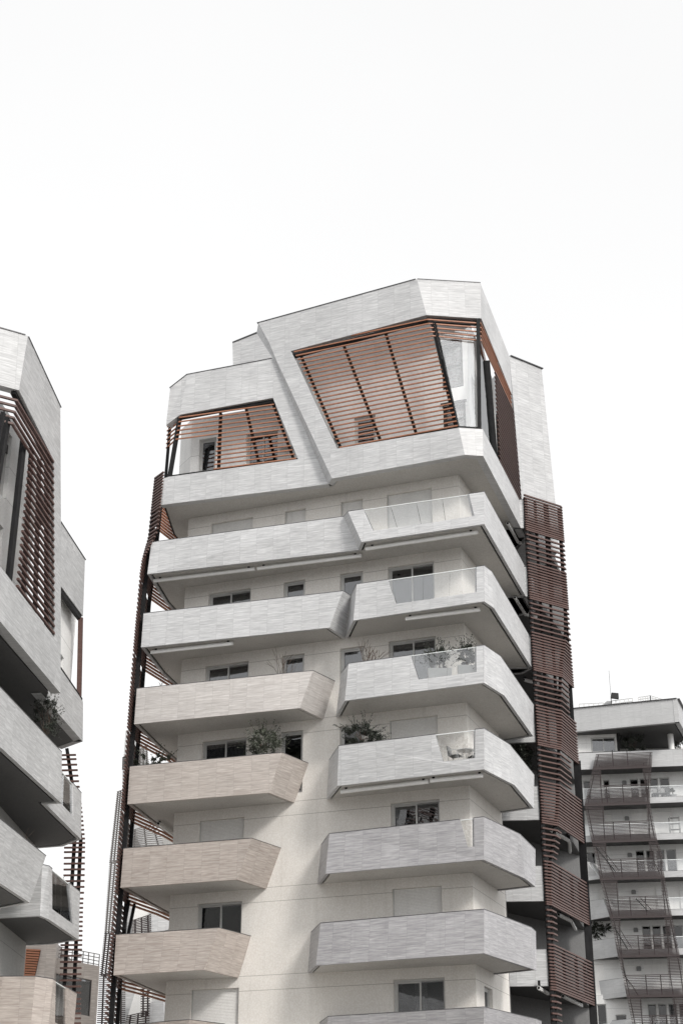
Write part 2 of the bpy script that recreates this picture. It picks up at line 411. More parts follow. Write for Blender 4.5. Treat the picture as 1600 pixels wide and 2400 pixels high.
def window(parent, a, b, h, kind='double', curtain=None, frame='alu', depth=0.16, nm='window', label=None, glass='pane', fw=0.075):
    """h = (s0, s1, z0, z1) on the wall line a->b"""
    a, b = xy(a), xy(b); d = (b-a).normalized(); n = Vector((-d.y, d.x))
    s0, s1, z0, z1 = h
    P = lambda s, z, k: Vector((a.x+d.x*s+n.x*k, a.y+d.y*s+n.y*k, z))
    if kind == 'shutter':
        m = MB(); zz = z0; cnt = int((z1-z0)/0.055); st = (z1-z0)/cnt
        for i in range(cnt):
            m.slab3([P(s0+.02, z0+i*st, depth-.02), P(s1-.02, z0+i*st, depth-.02), P(s1-.02, z0+(i+1)*st-.006, depth-.008), P(s0+.02, z0+(i+1)*st-.006, depth-.008)], (n.x*.03, n.y*.03, 0))
        m.slab3([P(s0, z0, depth+.05), P(s1, z0, depth+.05), P(s1, z1, depth+.05), P(s0, z1, depth+.05)], (n.x*.03, n.y*.03, 0))
        w = m.build('shutter', 'shutter', parent)
        g = MB()
        for s in (s0+.02, s1-.02): g.bar(P(s, z0, depth-.03), P(s, z1, depth-.03), .04, .05, up=(n.x, n.y, 0))
        g.build('guide_rail', 'alu', w, each=True)
        return w
    m = MB(); up = (n.x, n.y, 0); iw = .06 if fw > .05 else .03
    def fr(sa, sb, za, zb, k, w):
        m.bar(P(sa+w/2, za, k), P(sa+w/2, zb, k), w, .07, up); m.bar(P(sb-w/2, za, k), P(sb-w/2, zb, k), w, .07, up)
        m.bar(P(sa+w, zb-w/2, k), P(sb-w, zb-w/2, k), w, .07, (0, 0, 1)) if False else m.slab3([P(sa+w, zb-w, k-.035), P(sb-w, zb-w, k-.035), P(sb-w, zb, k-.035), P(sa+w, zb, k-.035)], (n.x*.07, n.y*.07, 0))
        m.slab3([P(sa+w, za, k-.035), P(sb-w, za, k-.035), P(sb-w, za+w, k-.035), P(sa+w, za+w, k-.035)], (n.x*.07, n.y*.07, 0))
    fr(s0, s1, z0, z1, depth, fw)
    panes = []
    if kind == 'double':
        sm = (s0+s1)/2
        fr(s0+fw, sm+.04, z0+fw, z1-fw-.004, depth+.02, iw); fr(sm-.02, s1-fw, z0+fw, z1-fw-.004, depth+.075, iw)
        panes = [(s0+fw+.06, sm-.02), (sm+.04, s1-fw-.06)]
    else:
        fr(s0+fw, s1-fw, z0+fw, z1-fw-.004, depth+.02, iw); panes = [(s0+fw+.06, s1-fw-.06)]
    w = m.build(nm, frame, parent)
    if label: w['label'] = label
    g = MB()
    for sa, sb in panes:
        g.slab3([P(sa-.02, z0+fw+.03, depth+.03), P(sb+.02, z0+fw+.03, depth+.03), P(sb+.02, z1-fw-.03, depth+.03), P(sa-.02, z1-fw-.03, depth+.03)], (n.x*.012, n.y*.012, 0))
    g.build('pane', glass, w)
    if curtain:
        for sa, sb, ct in curtain:
            cm = MB(); N = max(6, int((sb-sa)*(s1-s0)*14)); pts = []
            for i in range(N+1):
                s = s0+fw + (s1-s0-2*fw)*(sa+(sb-sa)*i/N); pts.append((s, depth+.22+.035*(i % 2)+.01*sin(i*1.7)))
            cm.add([P(s, z0+.1, k) for s, k in pts]+[P(s, z1-.05, k) for s, k in pts], [(i, i+1, N+2+i, N+1+i) for i in range(N)])
            cm.build('curtain', ct, w)
    k = MB(); D = 1.0
    k.add([P(s0, z0, .12+depth), P(s1, z0, .12+depth), P(s1, z1, .12+depth), P(s0, z1, .12+depth), P(s0, z0, D), P(s1, z0, D), P(s1, z1, D), P(s0, z1, D)],
          [(4, 5, 6, 7), (0, 1, 5, 4), (1, 2, 6, 5), (2, 3, 7, 6), (3, 0, 4, 7)])
    k.build('room_interior', 'inside', w)
    return w
def s_on(p, a, b):
    q = hpl(p, a, b); d = (xy(b)-xy(a)).normalized(); return (xy(q)-xy(a)).dot(d), q.z
def balcony(parent, bot, top, z0, mt, H=PH, outl={}, back=(), soff='soffit', slab_bot=None, thick=0.13, label=None):
    m = MB(); parapet(m, bot, top, z0, H, thick, outl)
    b = m.build('balcony', mt, parent)
    if label: b['label'] = label
    bk = [xy(q) for q in back]
    o = offset(bot, thick*.5)
    g = MB(); g.prism(list(o)+bk, z0+.075, z0+.10); g.build('shadow_gap', 'gap', b)
    o = offset(bot, thick+.09)
    g = MB(); g.prism(list(o)+bk, z0+.025, z0+.34); g.build('floor_slab', soff, b)
    # flashing on top of the parapet
    g = MB(); to, ti = offset(top, -.008), offset(top, thick+.008)
    for i in range(len(top)-1):
        ol = outl.get(i)
        if ol is None: tt = [(0, 1)]
        else:
            ts = [t for t, z in ol if abs(z-z0-H) < 1e-3]; ts.sort(); tt = [(ts[j], ts[j+1]) for j in range(0, len(ts)-1, 2)]
        for t0, t1 in tt:
            q = [to[i].lerp(to[i+1], t0), to[i].lerp(to[i+1], t1), ti[i].lerp(ti[i+1], t1), ti[i].lerp(ti[i+1], t0)]
            g.prism(q, z0+H+.001, z0+H+.022)
    g.build('coping', 'coping', b, each=len([1 for i in range(len(top)-1) if i in outl]) > 0)
    return b
def cut_outline(bot, top, z0, H, i, pTL, pBL, pBR, pTR):
    (a, _), (c, zc), (e, ze), (g, _) = [tz(p, bot, top, z0, H, i) for p in (pTL, pBL, pBR, pTR)]
    zl = (zc+ze)/2
    return [(0, z0), (1, z0), (1, z0+H), (g, z0+H), (e, zl), (c, zl), (a, z0+H), (0, z0+H)], (a, c, e, g, zl)
def glass_infill(bal, bot, top, z0, H, i, cut, npan=3):
    a, c, e, g, zl = cut
    bi, ti = offset(bot, .05), offset(top, .05)
    P = lambda t, z: patch(bi, ti, z0, H, i, t, z)
    n = offset(bot, .065)[i]-xy(bi[i]); zt = z0+H-.03
    m = MB(); ed = MB()
    lo_, hi_ = max(a, c), min(e, g)
    mid = [lo_+(hi_-lo_)*j/npan for j in range(1, npan)]
    tb_, tt_ = [c]+mid+[e], [a]+mid+[g]
    for j in range(npan):
        eps = .0012
        q = [P(tb_[j]+eps, zl+.02), P(tb_[j+1]-eps, zl+.02), P(tt_[j+1]-eps, zt), P(tt_[j]+eps, zt)]
        m.slab3(q, (n.x, n.y, 0))
    gl = m.build('glass_panel', 'rail_glass', bal, each=True)
    ed.bar(P(a, zt+.012), P(g, zt+.012), .03, .03)
    ed.build('handrail', 'glass_edge', bal)
def awning(parent, pa, pb, z, w=.15, ends=True):
    a, b = hz(pa, z), hz(pb, z); m = MB()
    m.tube(a, b, w*.5, n=12); m.tube(a+Vector((0, 0, .03)), b+Vector((0, 0, .03)), w*.42, n=4); d = (b-a).normalized(); up = Vector((0, 0, 1)); n = d.cross(up).normalized()
    m.bar(a+n*.02+up*(-w*.42), b+n*.02+up*(-w*.42), w*.55, .05)
    o = m.build('awning_cassette', 'white', parent)
    k = MB(); L = (b-a).length
    for t in (.06, .94):
        q = a+d*(L*t); k.bar(q+up*(w*.42), q+up*.30, .10, .06)
    k.build('bracket', 'steel', o, each=True)
    k = MB(); k.tube(a-d*.012, a-d*.001, w*.33, n=10); k.build('end_cap', 'steel', o)
    return o
def roof_trim(m, a, b, w=.10):
    m.bar(a, b, w, .045)

# ------------------------------------------------------------------ ground
g = MB(); R_ = 3000
g.add([(-R_, -R_, 0), (R_, -R_, 0), (R_, R_, 0), (-R_, R_, 0)], [(0, 1, 2, 3)])
MT['paving'] = stone('paving', (0.17, 0.165, 0.155), (0.12, 0.115, 0.11), bw=1.2, bh=0.6, scale=0.6)
structure(g.build('ground', 'paving'))
MT['bounce_ground'] = stone('bounce_ground_pale', (0.74, 0.715, 0.67), (0.60, 0.575, 0.54), bw=1.0, bh=1.0, scale=0.5)
g = MB(); g.add([(-45, 12, .004), (-3, 12, .004), (1, 57, .004), (-6, 66, .004), (-6, 110, .004), (-45, 110, .004)], [(0, 1, 2, 3, 4, 5)])  # unseen pale ground, added to bounce light up to the left soffits
structure(g.build('bounce_ground', 'bounce_ground'))

# ------------------------------------------------------------------ MAIN TOWER
tower = thing('apartment_tower', 'tall pale stone tower in the middle with stepped penthouse, angular balconies and red slat screens', 'apartment building', (0, 68, 0), 'angular apartment towers with slat screens')
K0 = Vector((-6.97, 63.53)); K1 = Vector((5.02, 58.95)); K2 = Vector((6.72, 63.35)); K3 = Vector((7.2, 67.2)); K4 = Vector((11.2, 71.5))
KB = [Vector((11.0, 80)), Vector((-3.5, 83)), Vector((-6.3, 70.5))]
rows = {  # storey under soffit k: (kind, top-left bearing, top-right bearing, sill or None, curtains)
 0: [('shutter', ZC(557, 362), ZC(835, 318), None), ('shutter', ZC(1047, 281), ZC(1187, 259), None), ('shutter', ZD(48, 201), ZD(182, 179), None), ('shutter', ZD(328, 156), ZD(603, 110), None)],
 1: [('double', ZC(540, 830), ZC(822, 793), None), ('single', ZC(1040, 755), ZC(1183, 735), None), ('single', ZD(43, 641), ZD(183, 622), None), ('double', ZD(335, 601), ZD(617, 557), None)],
 2: [('double', ZC(518, 1316), ZC(807, 1279), [(0.02, .48, 'curtain_grey')]), ('single', ZC(1030, 1245), ZC(1178, 1230), [(.45, .98, 'curtain')]), ('single', ZD(43, 1098), ZD(190, 1080), [(.1, .95, 'curtain')]), ('double', ZD(340, 1056), ZD(628, 1018), [(.02, .3, 'curtain_grey'), (.75, .98, 'curtain_grey')])],
 3: [('double', ZE(725, 396), ZE(1022, 361), [(0.02, .98, 'curtain')]), ('single', ZE(1248, 330), ZE(1397, 318), None), ('single', ZF(252, 266), ZF(398, 250), None), ('shutter', ZF(553, 231), ZF(847, 200), None)],
 4: [('shutter', ZE(705, 921), ZE(1004, 900), None), ('double', ZF(560, 741), ZF(860, 709), None)],
 5: [('double', ZE(692, 1480), ZE(990, 1457), None), ('shutter', ZF(570, 1266), ZF(873, 1240), None)],
 6: [('shutter', ZE(650, 2055), ZE(970, 2037), None), ('double', ZF(577, 1821), ZF(892, 1803), [(.35, .6, 'curtain')])],
}
holes = []; wins = []
for k, lst in rows.items():
    for kind, pl, pr, cu in lst:
        s0, za = s_on(pl, K0, K1); s1, zb = s_on(pr, K0, K1); zt = (za+zb)/2
        h = (s0, s1, zk(k+1)+.40, zt); holes.append(h); wins.append((kind, h, cu))
w = MB(); grid_wall(w, K0, K1, 0, zk(0)+.2, holes)
grid_wall(w, K1, K2, 0, zk(0)+.2, [(1.1, 2.2, zk(7)+.4, zk(6)-.6)]); grid_wall(w, KB[2], K0, 0, zk(0)+.2, []); grid_wall(w, KB[1], KB[2], 0, zk(0)+.2, []); grid_wall(w, K4, KB[0], 0, zk(0)+.2, []); grid_wall(w, KB[0], KB[1], 0, zk(0)+.2, [])
w.build('wall', 'wall', tower)
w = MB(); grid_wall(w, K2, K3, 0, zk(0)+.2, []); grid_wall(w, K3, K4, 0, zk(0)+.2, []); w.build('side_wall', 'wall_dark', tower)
for kind, h, cu in wins: window(tower, K0, K1, h, kind, cu)
window(tower, K1, K2, (1.1, 2.2, zk(7)+.4, zk(6)-.6), 'single')
cr = MB(); ci = offset([KB[2], K0, K1, K2, K3, K4, KB[0]], 1.1)
cr.prism([*ci[:], Vector((-2.4, 81.5))], 0.1, zk(0)+.15); cr.build('core', 'inside', tower)

# balconies -------------------------------------------------------------------------------------
inner = Vector((0, 66))
LB = [Vector((-6.3, 70.2)), Vector((-7.1, 68.9)), Vector((-7.55, 67.4))]     # where the left side edge runs out of view
def left_poly(k, pts, z): return [*LB, xy(hz(pts[0], z))] + [xy(hz(p, z)) for p in pts[1:]]
MID = {3: 65.28, 4: 65.72}
def lb(k, bpx, tpx, mt, cut=None):
    z = zk(k); bot = left_poly(k, bpx, z); top = [*LB] + [xy(hz(p, z+PH)) for p in tpx]
    soff = 'soffit'
    bot = bot[:3] + [Vector((-8.05, 65.3))] + bot[3:]; top = top[:3] + [Vector((-8.05, 65.25))] + top[3:]
    e = bot[-1]; nrm = Vector((.3, .95))
    return balcony(tower, bot, top, z, mt, back=[e+nrm*.8, Vector((-3, 64)), Vector((-5.2, 68))], soff=soff)
lb(2, [ZC(88, 1190), ZC(1345, 1057), ZC(1450, 1130)], [ZC(105, 963), ZC(1435, 813), ZC(1495, 850)], 'stone')
lb(3, [ZC(42, 1703), ZC(1148, 1595), ZC(1305, 1668)], [ZC(60, 1465), ZC(1235, 1345), ZC(1385, 1418)], 'stone_mid')
lb(4, [ZE(225, 812), ZE(1170, 735), ZE(1342, 802)], [ZE(242, 560), ZE(1258, 467), ZE(1435, 540)], 'stone_rose')
lb(5, [ZE(178, 1370), ZE(958, 1315), ZE(1155, 1378)], [ZE(200, 1108), ZE(1055, 1040), ZE(1252, 1107)], 'stone_taupe')
lb(6, [ZE(132, 1955), ZE(735, 1918), ZE(965, 1972)], [ZE(150, 1685), ZE(835, 1638), ZE(1052, 1695)], 'stone_taupe')
z7 = zk(7)
def shift7(px, z): return xy(hz(px, z))
t7 = [xy(hz(ZE(300, 2287), z7+PH)), xy(hz(ZE(440, 2268), z7+PH)), xy(hz(ZE(640, 2252), z7+PH)), xy(hz(ZE(875, 2283), z7+PH))]
b7 = [t7[0]+Vector((-.05, .4)), t7[1]+Vector((-.05, .4)), t7[2]+Vector((-.45, .6)), t7[3]+Vector((-.5, .8))]
balcony(tower, [*LB, *b7], [*LB, *t7], z7, 'stone_taupe', back=[b7[-1]+Vector((.3, 1.6)), Vector((-3, 65)), Vector((-5.2, 68))])
# right hand balconies
def rb(k, bpx, tpx, mt, cutpx=None, ci=None, npan=3, backpt=None, extra=(), soff='soffit', startx=None):
    z = zk(k); bot = [xy(hz(p, z)) for p in bpx]; top = [xy(hz(p, z+PH)) for p in tpx]
    bot += [Vector(q) for q in extra]; top += [Vector(q) for q in extra]
    outl = {}; cut = None
    if cutpx: outl[ci], cut = cut_outline(bot, top, z, PH, ci, *cutpx)
    b = balcony(tower, bot, top, z, mt, outl=outl, back=[Vector((6.0, 65.2)), Vector((3, 63)), Vector((.5, 63))], soff=soff)
    if cut: glass_infill(b, bot, top, z, PH, ci, cut, npan)
    return b, bot, top
rb(2, [ZD(75, 1030), ZD(125, 925), ZD(925, 808), ZD(985, 850), ZD(1220, 1222)], [ZD(110, 775), ZD(145, 703), ZD(925, 590), ZD(970, 625), ZD(1225, 1060)], 'stone',
   (ZD(335, 678), ZD(385, 818), ZD(878, 757), ZD(875, 595)), 1, 3, extra=[(8.1, 65.3), (6.6, 65.6)])
rb(3, [ZD(18, 1517), ZD(72, 1417), ZD(925, 1307), ZD(1048, 1385), ZF(1433, 328)], [ZD(50, 1250), ZD(95, 1190), ZD(925, 1077), ZD(1025, 1145), ZF(1437, 137)], 'stone',
   (ZD(475, 1135), ZD(523, 1288), ZD(878, 1240), ZD(875, 1085)), 1, 2, extra=[(7.0, 64.4), (6.5, 64.5)])
rb(4, [ZF(170, 713), ZF(235, 632), ZF(1133, 530), ZF(1320, 628), ZF(1437, 770)], [ZF(186, 475), ZF(245, 387), ZF(1133, 280), ZF(1290, 380), ZF(1440, 565)], 'stone',
   (ZF(833, 318), ZF(885, 480), ZF(1078, 463), ZF(1078, 287)), 1, 1, extra=[(6.65, 63.3)])
rb(5, [ZF(115, 1235), ZF(165, 1170), ZF(1130, 1083), ZF(1385, 1200), ZF(1447, 1250)], [ZF(133, 1000), ZF(187, 925), ZF(1133, 822), ZF(1352, 928), ZF(1447, 1022)], 'stone_grey',
   (ZF(990, 843), ZF(1035, 1008), ZF(1075, 1004), ZF(1075, 832)), 1, 1, extra=[(6.3, 62.4)])
rb(6, [ZF(55, 1780), ZF(105, 1732), ZF(1133, 1657), ZF(1440, 1757), ZF(1453, 1760)], [ZF(75, 1530), ZF(133, 1473), ZF(1133, 1388), ZF(1420, 1498), ZF(1450, 1525)], 'stone_grey', extra=[(6.0, 61.4)])
z = z7; tt = [ZF(118, 2091), ZF(180, 2045), ZF(1133, 1987), ZF(1450, 2060), ZF(1485, 2075)]
top = [xy(hz(p, z+PH)) for p in tt]; bot = [top[0]+Vector((-.15, .5)), top[1]+Vector((-.2, .5)), top[2]+Vector((-.05, .5)), top[3]+Vector((-.1, .4)), top[4]+Vector((-.1, .3))]
balcony(tower, bot+[Vector((6, 61.2))], top+[Vector((6, 61.2))], z, 'stone_grey', back=[Vector((5, 63)), Vector((0, 63))])
# the undivided balcony of the first storey under the penthouse
z = zk(1)
bot = [*LB, Vector((-8.05, 65.3))] + [xy(hz(p, z)) for p in (ZC(130, 700), ZC(1538, 538), ZD(175, 445), ZD(925, 335), ZD(1217, 845))] + [Vector((9.0, 66.3)), Vector((7.5, 67.5))]
top = [*LB, Vector((-8.05, 65.25))] + [xy(hz(p, z+PH)) for p in (ZC(158, 487), ZC(1440, 315), ZD(92, 258), ZD(925, 137), ZD(1205, 650))] + [Vector((9.0, 66.3)), Vector((7.5, 67.5))]
ol, cut = cut_outline(bot, top, z, PH, 6, ZD(185, 248), ZD(243, 378), ZD(865, 285), ZD(830, 140))
b1 = balcony(tower, bot, top, z, 'stone', outl={6: ol}, back=[Vector((5, 66)), Vector((-4, 68))])
glass_infill(b1, bot, top, z, PH, 6, cut, 4)

# side balconies behind the red screen
Sp = [Vector((6.7, 64.55)), Vector((8.42, 64.40)), Vector((8.72, 64.85)), Vector((10.45, 68.75)), Vector((11.15, 71.3))]
for k in range(0, 8):
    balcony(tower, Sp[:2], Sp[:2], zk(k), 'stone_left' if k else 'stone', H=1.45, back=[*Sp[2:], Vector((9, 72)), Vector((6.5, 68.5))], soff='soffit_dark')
# wall facing out of the side balconies with its windows
for k in range(0, 7):
    window(tower, K3, K4, (1.3, 3.4, zk(k+1)+.4, zk(k)-.6), 'double', frame='alu_dark') if False else None

# awnings
awn = [(ZC(175, 745), ZC(848, 665), 1), (ZC(865, 662), ZC(1560, 576), 1), (ZD(200, 487), ZD(885, 385), 1),
       (ZC(155, 1222), ZC(703, 1162), 2), (ZD(445, 915), ZD(900, 858), 2), (ZF(258, 667), ZF(795, 605), 4), (ZF(805, 600), ZF(1125, 567), 4),
       (ZE(432, 940), ZE(545, 1025), 4), (ZD(1068, 330), ZD(1130, 445), 0), (ZD(1137, 447), ZD(1215, 470), 0), (ZD(1112, 785), ZD(1175, 888), 1), (ZD(1182, 888), ZD(1245, 903), 1),
       (ZD(1168, 1288), ZD(1255, 1310), 2), (ZG(412, 1015), ZG(533, 1088), 4), (ZG(537, 1092), ZG(542, 1165), 4), (ZG(465, 1598), ZG(550, 1640), 5), (ZG(553, 1645), ZG(580, 1697), 5),
       (ZG(328, 2103), ZG(390, 2140), 6), (ZG(495, 2160), ZG(622, 2222), 6)]
for pa, pb, k in awn: awning(tower, pa, pb, zk(k)-.11)

# penthouse ---------------------------------------------------------------------------------------
z0 = zk(0)
q0, q1, q2, q3 = [xy(hz(p, z0)) for p in (ZA(62, 1612), ZA(90, 1605), ZA(1195, 1467), ZA(1220, 1430))]
p4, p5, p6 = [xy(hz(p, z0)) for p in (ZB(680, 1272), ZB(803, 1280), ZD(1178, 415))]
def onQ(*p): return hpl(ZA(*p), q1, q2)
def onPa(*p): return hpl(ZA(*p), q3, p4)
def onPb(*p): return hpl(ZB(*p), q3, p4)
def onR(*p): return hpl(ZB(*p), p5, p6)
def V3(p, z): return Vector((p[0], p[1], z))
pent = MB(); T_ = 0.32
def nin(a, b): d = (xy(b)-xy(a)).normalized(); return Vector((-d.y, d.x, 0))*T_
nQ, nP, nR = nin(q1, q2), nin(q3, p4), nin(p5, p6)
# left face: a C shape open to the corner glazing
Qo = [V3(q1, z0), V3(q2, z0), onQ(1010, 1035), onQ(825, 627), onQ(255, 735), onQ(205, 1003), onQ(825, 890), onQ(993, 1300), onQ(130, 1418)]
pent.slab3(Qo, nQ)
# chamfer at the far left
cl = Vector((-8.75, 63.2))
pent.slab3([V3(onQ(255, 735), onQ(255, 735).z), V3(xy(hpl(ZA(140, 825), q1, cl)), hpl(ZA(140, 825), q1, cl).z), hpl(ZA(112, 1075), q1, cl), onQ(205, 1003)], Vector((.25, .25, 0)))
pent.slab3([V3(q1, z0+.006), onQ(130, 1418), hpl(ZA(98, 1428), q1, q0 + (q0-q1)*.5), V3(q0, z0+.006)], Vector((.2, .28, 0)))
# flank between the two faces
Ff = [onPa(728, 390), onPa(800, 520), onPa(850, 642), onPa(957, 870), onPa(1092, 1156), V3(q3, z0+.009)]
Fb = [hpl(ZA(717, 457), q1+Vector((0, .6)), q2+Vector((0, .6))), onQ(825, 627), onQ(860, 700), onQ(932, 870), onQ(1063, 1156), V3(q2, z0+.009)]
for i in range(5): pent.slab3([Ff[i], Ff[i+1], Fb[i+1], Fb[i]], Vector((.22, .2, 0)))
# right face
TLp, oTL, oBL, oBR, oTR, TRp = onPa(728, 390), onPa(945, 577), onPa(1253, 1230), onPb(640, 1090), onPb(425, 337), onPb(360, 97)
pent.slab3([V3(q3, z0+.003), V3(p4, z0+.003), oBR, oBL, oTL, oTR, TRp, TLp, Ff[1], Ff[2], Ff[3], Ff[4]], nP)
# narrow corner facet; its right edge stands on the corner with the side face
def onC(*p):
    q = hpl(ZB(*p), p5, p6); return q
c_top, c_ot, c_ob = onR(783, 122), onR(790, 360), onR(800, 1100)
nF = Vector((-.05, .32, 0))
pent.slab3([TRp, c_top, c_ot, oTR], nF); pent.slab3([V3(p4, z0+.006), V3(p5, z0+.006), c_ob, oBR], nF)
# side face
r_top, r_ot, r_ob = onR(978, 615), onR(995, 870), onR(1060, 1600)
pent.slab3([c_top, r_top, r_ot, c_ot], nR); pent.slab3([V3(p5, z0), V3(p6, z0), r_ob, c_ob], nR)
ph = pent.build('penthouse_cladding', 'stone', tower)
tr = MB()
for a, b in ((onQ(255, 735), onQ(825, 627)), (hpl(ZA(140, 825), q1, cl), onQ(255, 735)), (TLp, TRp), (TRp, c_top)):
    tr.bar(a+Vector((0, .16, .013)), b+Vector((0, .16, .013)), .36, .028)
tr.bar(Fb[0]+Vector((.06, .04, .012)), TLp+Vector((.06, .04, .012)), .1, .025)
tr.bar(c_top+Vector((-.16, .1, .013)), r_top+Vector((-.16, .1, .013)), .34, .028)
tr.build('roof_flashing', 'coping', tower, each=True)
# dark soffit line, slab and soffit of the penthouse
bot0 = [*LB, Vector((-8.05, 65.3)), q0, q1, q2, q3, p4, p5, p6]
g = MB(); o = offset(bot0, .2); g.prism(list(o)+[Vector((9.6, 67.4)), Vector((8, 69))], z0+.075, z0+.1); g.build('shadow_gap', 'gap', tower)
g = MB(); o = offset(bot0, .30); g.prism(list(o)+[Vector((9.5, 67.4)), Vector((8, 69))], z0+.025, z0+.36); g.build('penthouse_floor_slab', 'soffit', tower)
# loggia walls, floor and ceilings
i0, i1, i1b, i2, i3 = Vector((-7.0, 63.35)), Vector((-0.3, 61.1)), Vector((-0.2, 60.65)), Vector((5.55, 58.35)), Vector((7.35, 64.4))
def hrect(a, b, tl, br):
    s0, zt = s_on(tl, a, b); s1, zb = s_on(br, a, b); return (s0, s1, zb, zt)
hq = [hrect(i0, i1, ZA(335, 1170), ZA(440, 1372)), hrect(i0, i1, ZA(650, 1135), ZA(858, 1318))]
hp = [hrect(i1b, i2, ZA(1365, 1020), ZA(1510, 1215)), hrect(i1b, i2, ZB(520, 533), ZB(672, 812)), hrect(i1b, i2, ZB(530, 945), ZB(690, 1110))]
hr = [(0.6, 1.5, z0+3.2, z0+5.0), (0.6, 1.5, z0+.6, z0+1.9)]
zu = z0+7.7
w = MB(); grid_wall(w, i0, i1, z0+.3, z0+5.1, hq); grid_wall(w, i1, i1b, z0+.3, zu, []); grid_wall(w, i1b, i2, z0+.3, zu, hp)
ie = i1b+(i1b-i2).normalized()*2.9; grid_wall(w, ie, i1b, z0+2.7, zu, []); grid_wall(w, ie+Vector((.3, 3)), ie, z0+4.4, zu, []); grid_wall(w, i2, i3, z0+.3, zu, hr)
grid_wall(w, Vector((-7.0, 69)), Vector((-7.62, 64.4)), z0+.3, z0+5.1, []); grid_wall(w, Vector((-7.62, 64.4)), i0, z0+.3, z0+5.1, [])
w.build('loggia_wall', 'wall_far', tower)
window(tower, i0, i1, hq[0], 'single', [(0.05, .95, 'curtain')]); window(tower, i0, i1, hq[1], 'double')
window(tower, i1b, i2, hp[0], 'single')
for hh, ct in ((hp[1], 'shutter_wood'), (hp[2], 'curtain')):
    wd = window(tower, i1b, i2, hh, 'single', [(0.02, .98, ct)], 'alu_dark', glass='pane_clear')
    d_ = (i2-i1b).normalized(); n_ = Vector((-d_.y, d_.x))
    pa_, pb_ = i1b+d_*hh[0]+n_*.13, i1b+d_*hh[1]+n_*.13; g = MB(); zm = (hh[2]+hh[3])/2
    g.bar(V3(pa_, zm), V3(pb_, zm), .07, .09); g.build('transom', 'alu_dark', wd)
    g = MB(); pa_, pb_ = i1b+d_*(hh[0]-.06)-n_*.015, i1b+d_*(hh[1]+.06)-n_*.015; g.bar(V3(pa_, hh[3]+.05), V3(pb_, hh[3]+.05), .10, .10); g.build('lintel_trim', 'alu_dark', wd)
window(tower, i2, i3, hr[0], 'single', [(0.02, .98, 'curtain')]); window(tower, i2, i3, hr[1], 'single', [(0.02, .98, 'curtain')])
# roof decks behind the open loggias
g = MB(); g.prism([i0+Vector((.1, .05)), i1+Vector((0, .1)), Vector((.5, 68)), Vector((-6.2, 69))], z0+4.1, z0+4.4)
g.build('roof_deck', 'soffit_dark', tower)
g = MB(); g.prism([i1b+Vector((-2.3, .95)), i2+Vector((-.1, .1)), i3+Vector((-.1, 0)), Vector((8.0, 70)), Vector((-1.5, 72))], zu-.3, zu)
g.build('roof_deck', 'soffit_dark', tower)
g = MB(); g.prism([Vector((-3.2, 62.5)), Vector((4.8, 59.6)), Vector((7.0, 66)), Vector((8, 72)), Vector((-2.5, 74))], z0+.4, oTR.z+.5)
g.prism([Vector((-6.2, 65)), Vector((-3.2, 64)), Vector((-2.5, 73)), Vector((-5.5, 70))], z0+.4, onQ(205, 1003).z+.5)
g.build('core', 'inside', tower)
# rear roof volume seen at the upper left, and the wing behind on the right
ba, bb = Vector((-5.3, 66.3)), Vector((1.0, 64.1))
pts = [hpl(ZA(*p), ba, bb) for p in ((555, 523), (790, 430), (860, 640), (860, 800), (562, 800))]
g = MB(); g.slab3(pts, (1.2, 6, 0)); rv = g.build('roof_block', 'stone', tower)
g = MB(); g.bar(pts[0]+Vector((.05, .1, .02)), pts[1]+Vector((0, .1, .02)), .3, .05); g.build('roof_flashing', 'coping', rv)
wa, wb = p6+Vector((-.02, .05)), p6+Vector((-.02, .05))+Vector((.825, .565))*2
w0, w1 = hpl(ZB(978, 610), wa, wb), hpl(ZB(1193, 697), wa, wb)
w2 = hpl(ZB(1290, 1640), wa, wb); dd = (w2-w1); w3 = w1+dd*((w1.z-9)/(w1.z-w2.z)); w3.x = w2.x; w3.y = w2.y; w3.z = zk(0)-.2
g = MB(); g.slab3([Vector((w0.x, w0.y, w0.z)), w1, w2, w3, V3(wa, w3.z)], (-2.0, 7, 0)); wg = g.build('rear_wing', 'stone', tower)
g = MB(); g.bar(w0+Vector((0, .1, .02)), w1+Vector((0, .1, .02)), .3, .05); g.build('roof_flashing', 'coping', wg)

# slat screens of the loggias -------------------------------------------------------------------------
SP = .222
def lerp_at(a, b, z): t = (z-a.z)/(b.z-a.z); return a.lerp(b, t)
scr = MB(); zt = oTR.z-.12
zb_ = z0+1.47
n = 0; z = zb_
lowz = onPa(1253, 1230).z
while z < zt+.5:
    if z > lowz+.02:
        # left end runs along the slanted edge of the opening, right end along the slanted post
        aL = lerp_at(oTL, oBL, min(z, oTL.z)); aR = lerp_at(oTR, oBR, min(z, oTR.z))
        if z > oTL.z: aL = oTL.lerp(oTR, (z-oTL.z)/max(.01, oTR.z-oTL.z) if oTR.z > oTL.z else 0)
        aL = xy(aL); aR = xy(aR); d = (aR-aL).normalized()
        if z < zt: 
            top5 = z > zt-5*SP+.02
            if top5: pl = [aL+d*.12, aR, xy(c_ot)+Vector((0, -.0)), xy(r_ot)+Vector((.0, 0))]
            else: pl = [aL+d*.12, aR-d*.02]
            scr.sweep(pl, z, .06, .048, inner=.02)
    z += SP
so_ = scr.build('slat_screen', 'slat_orange', tower)
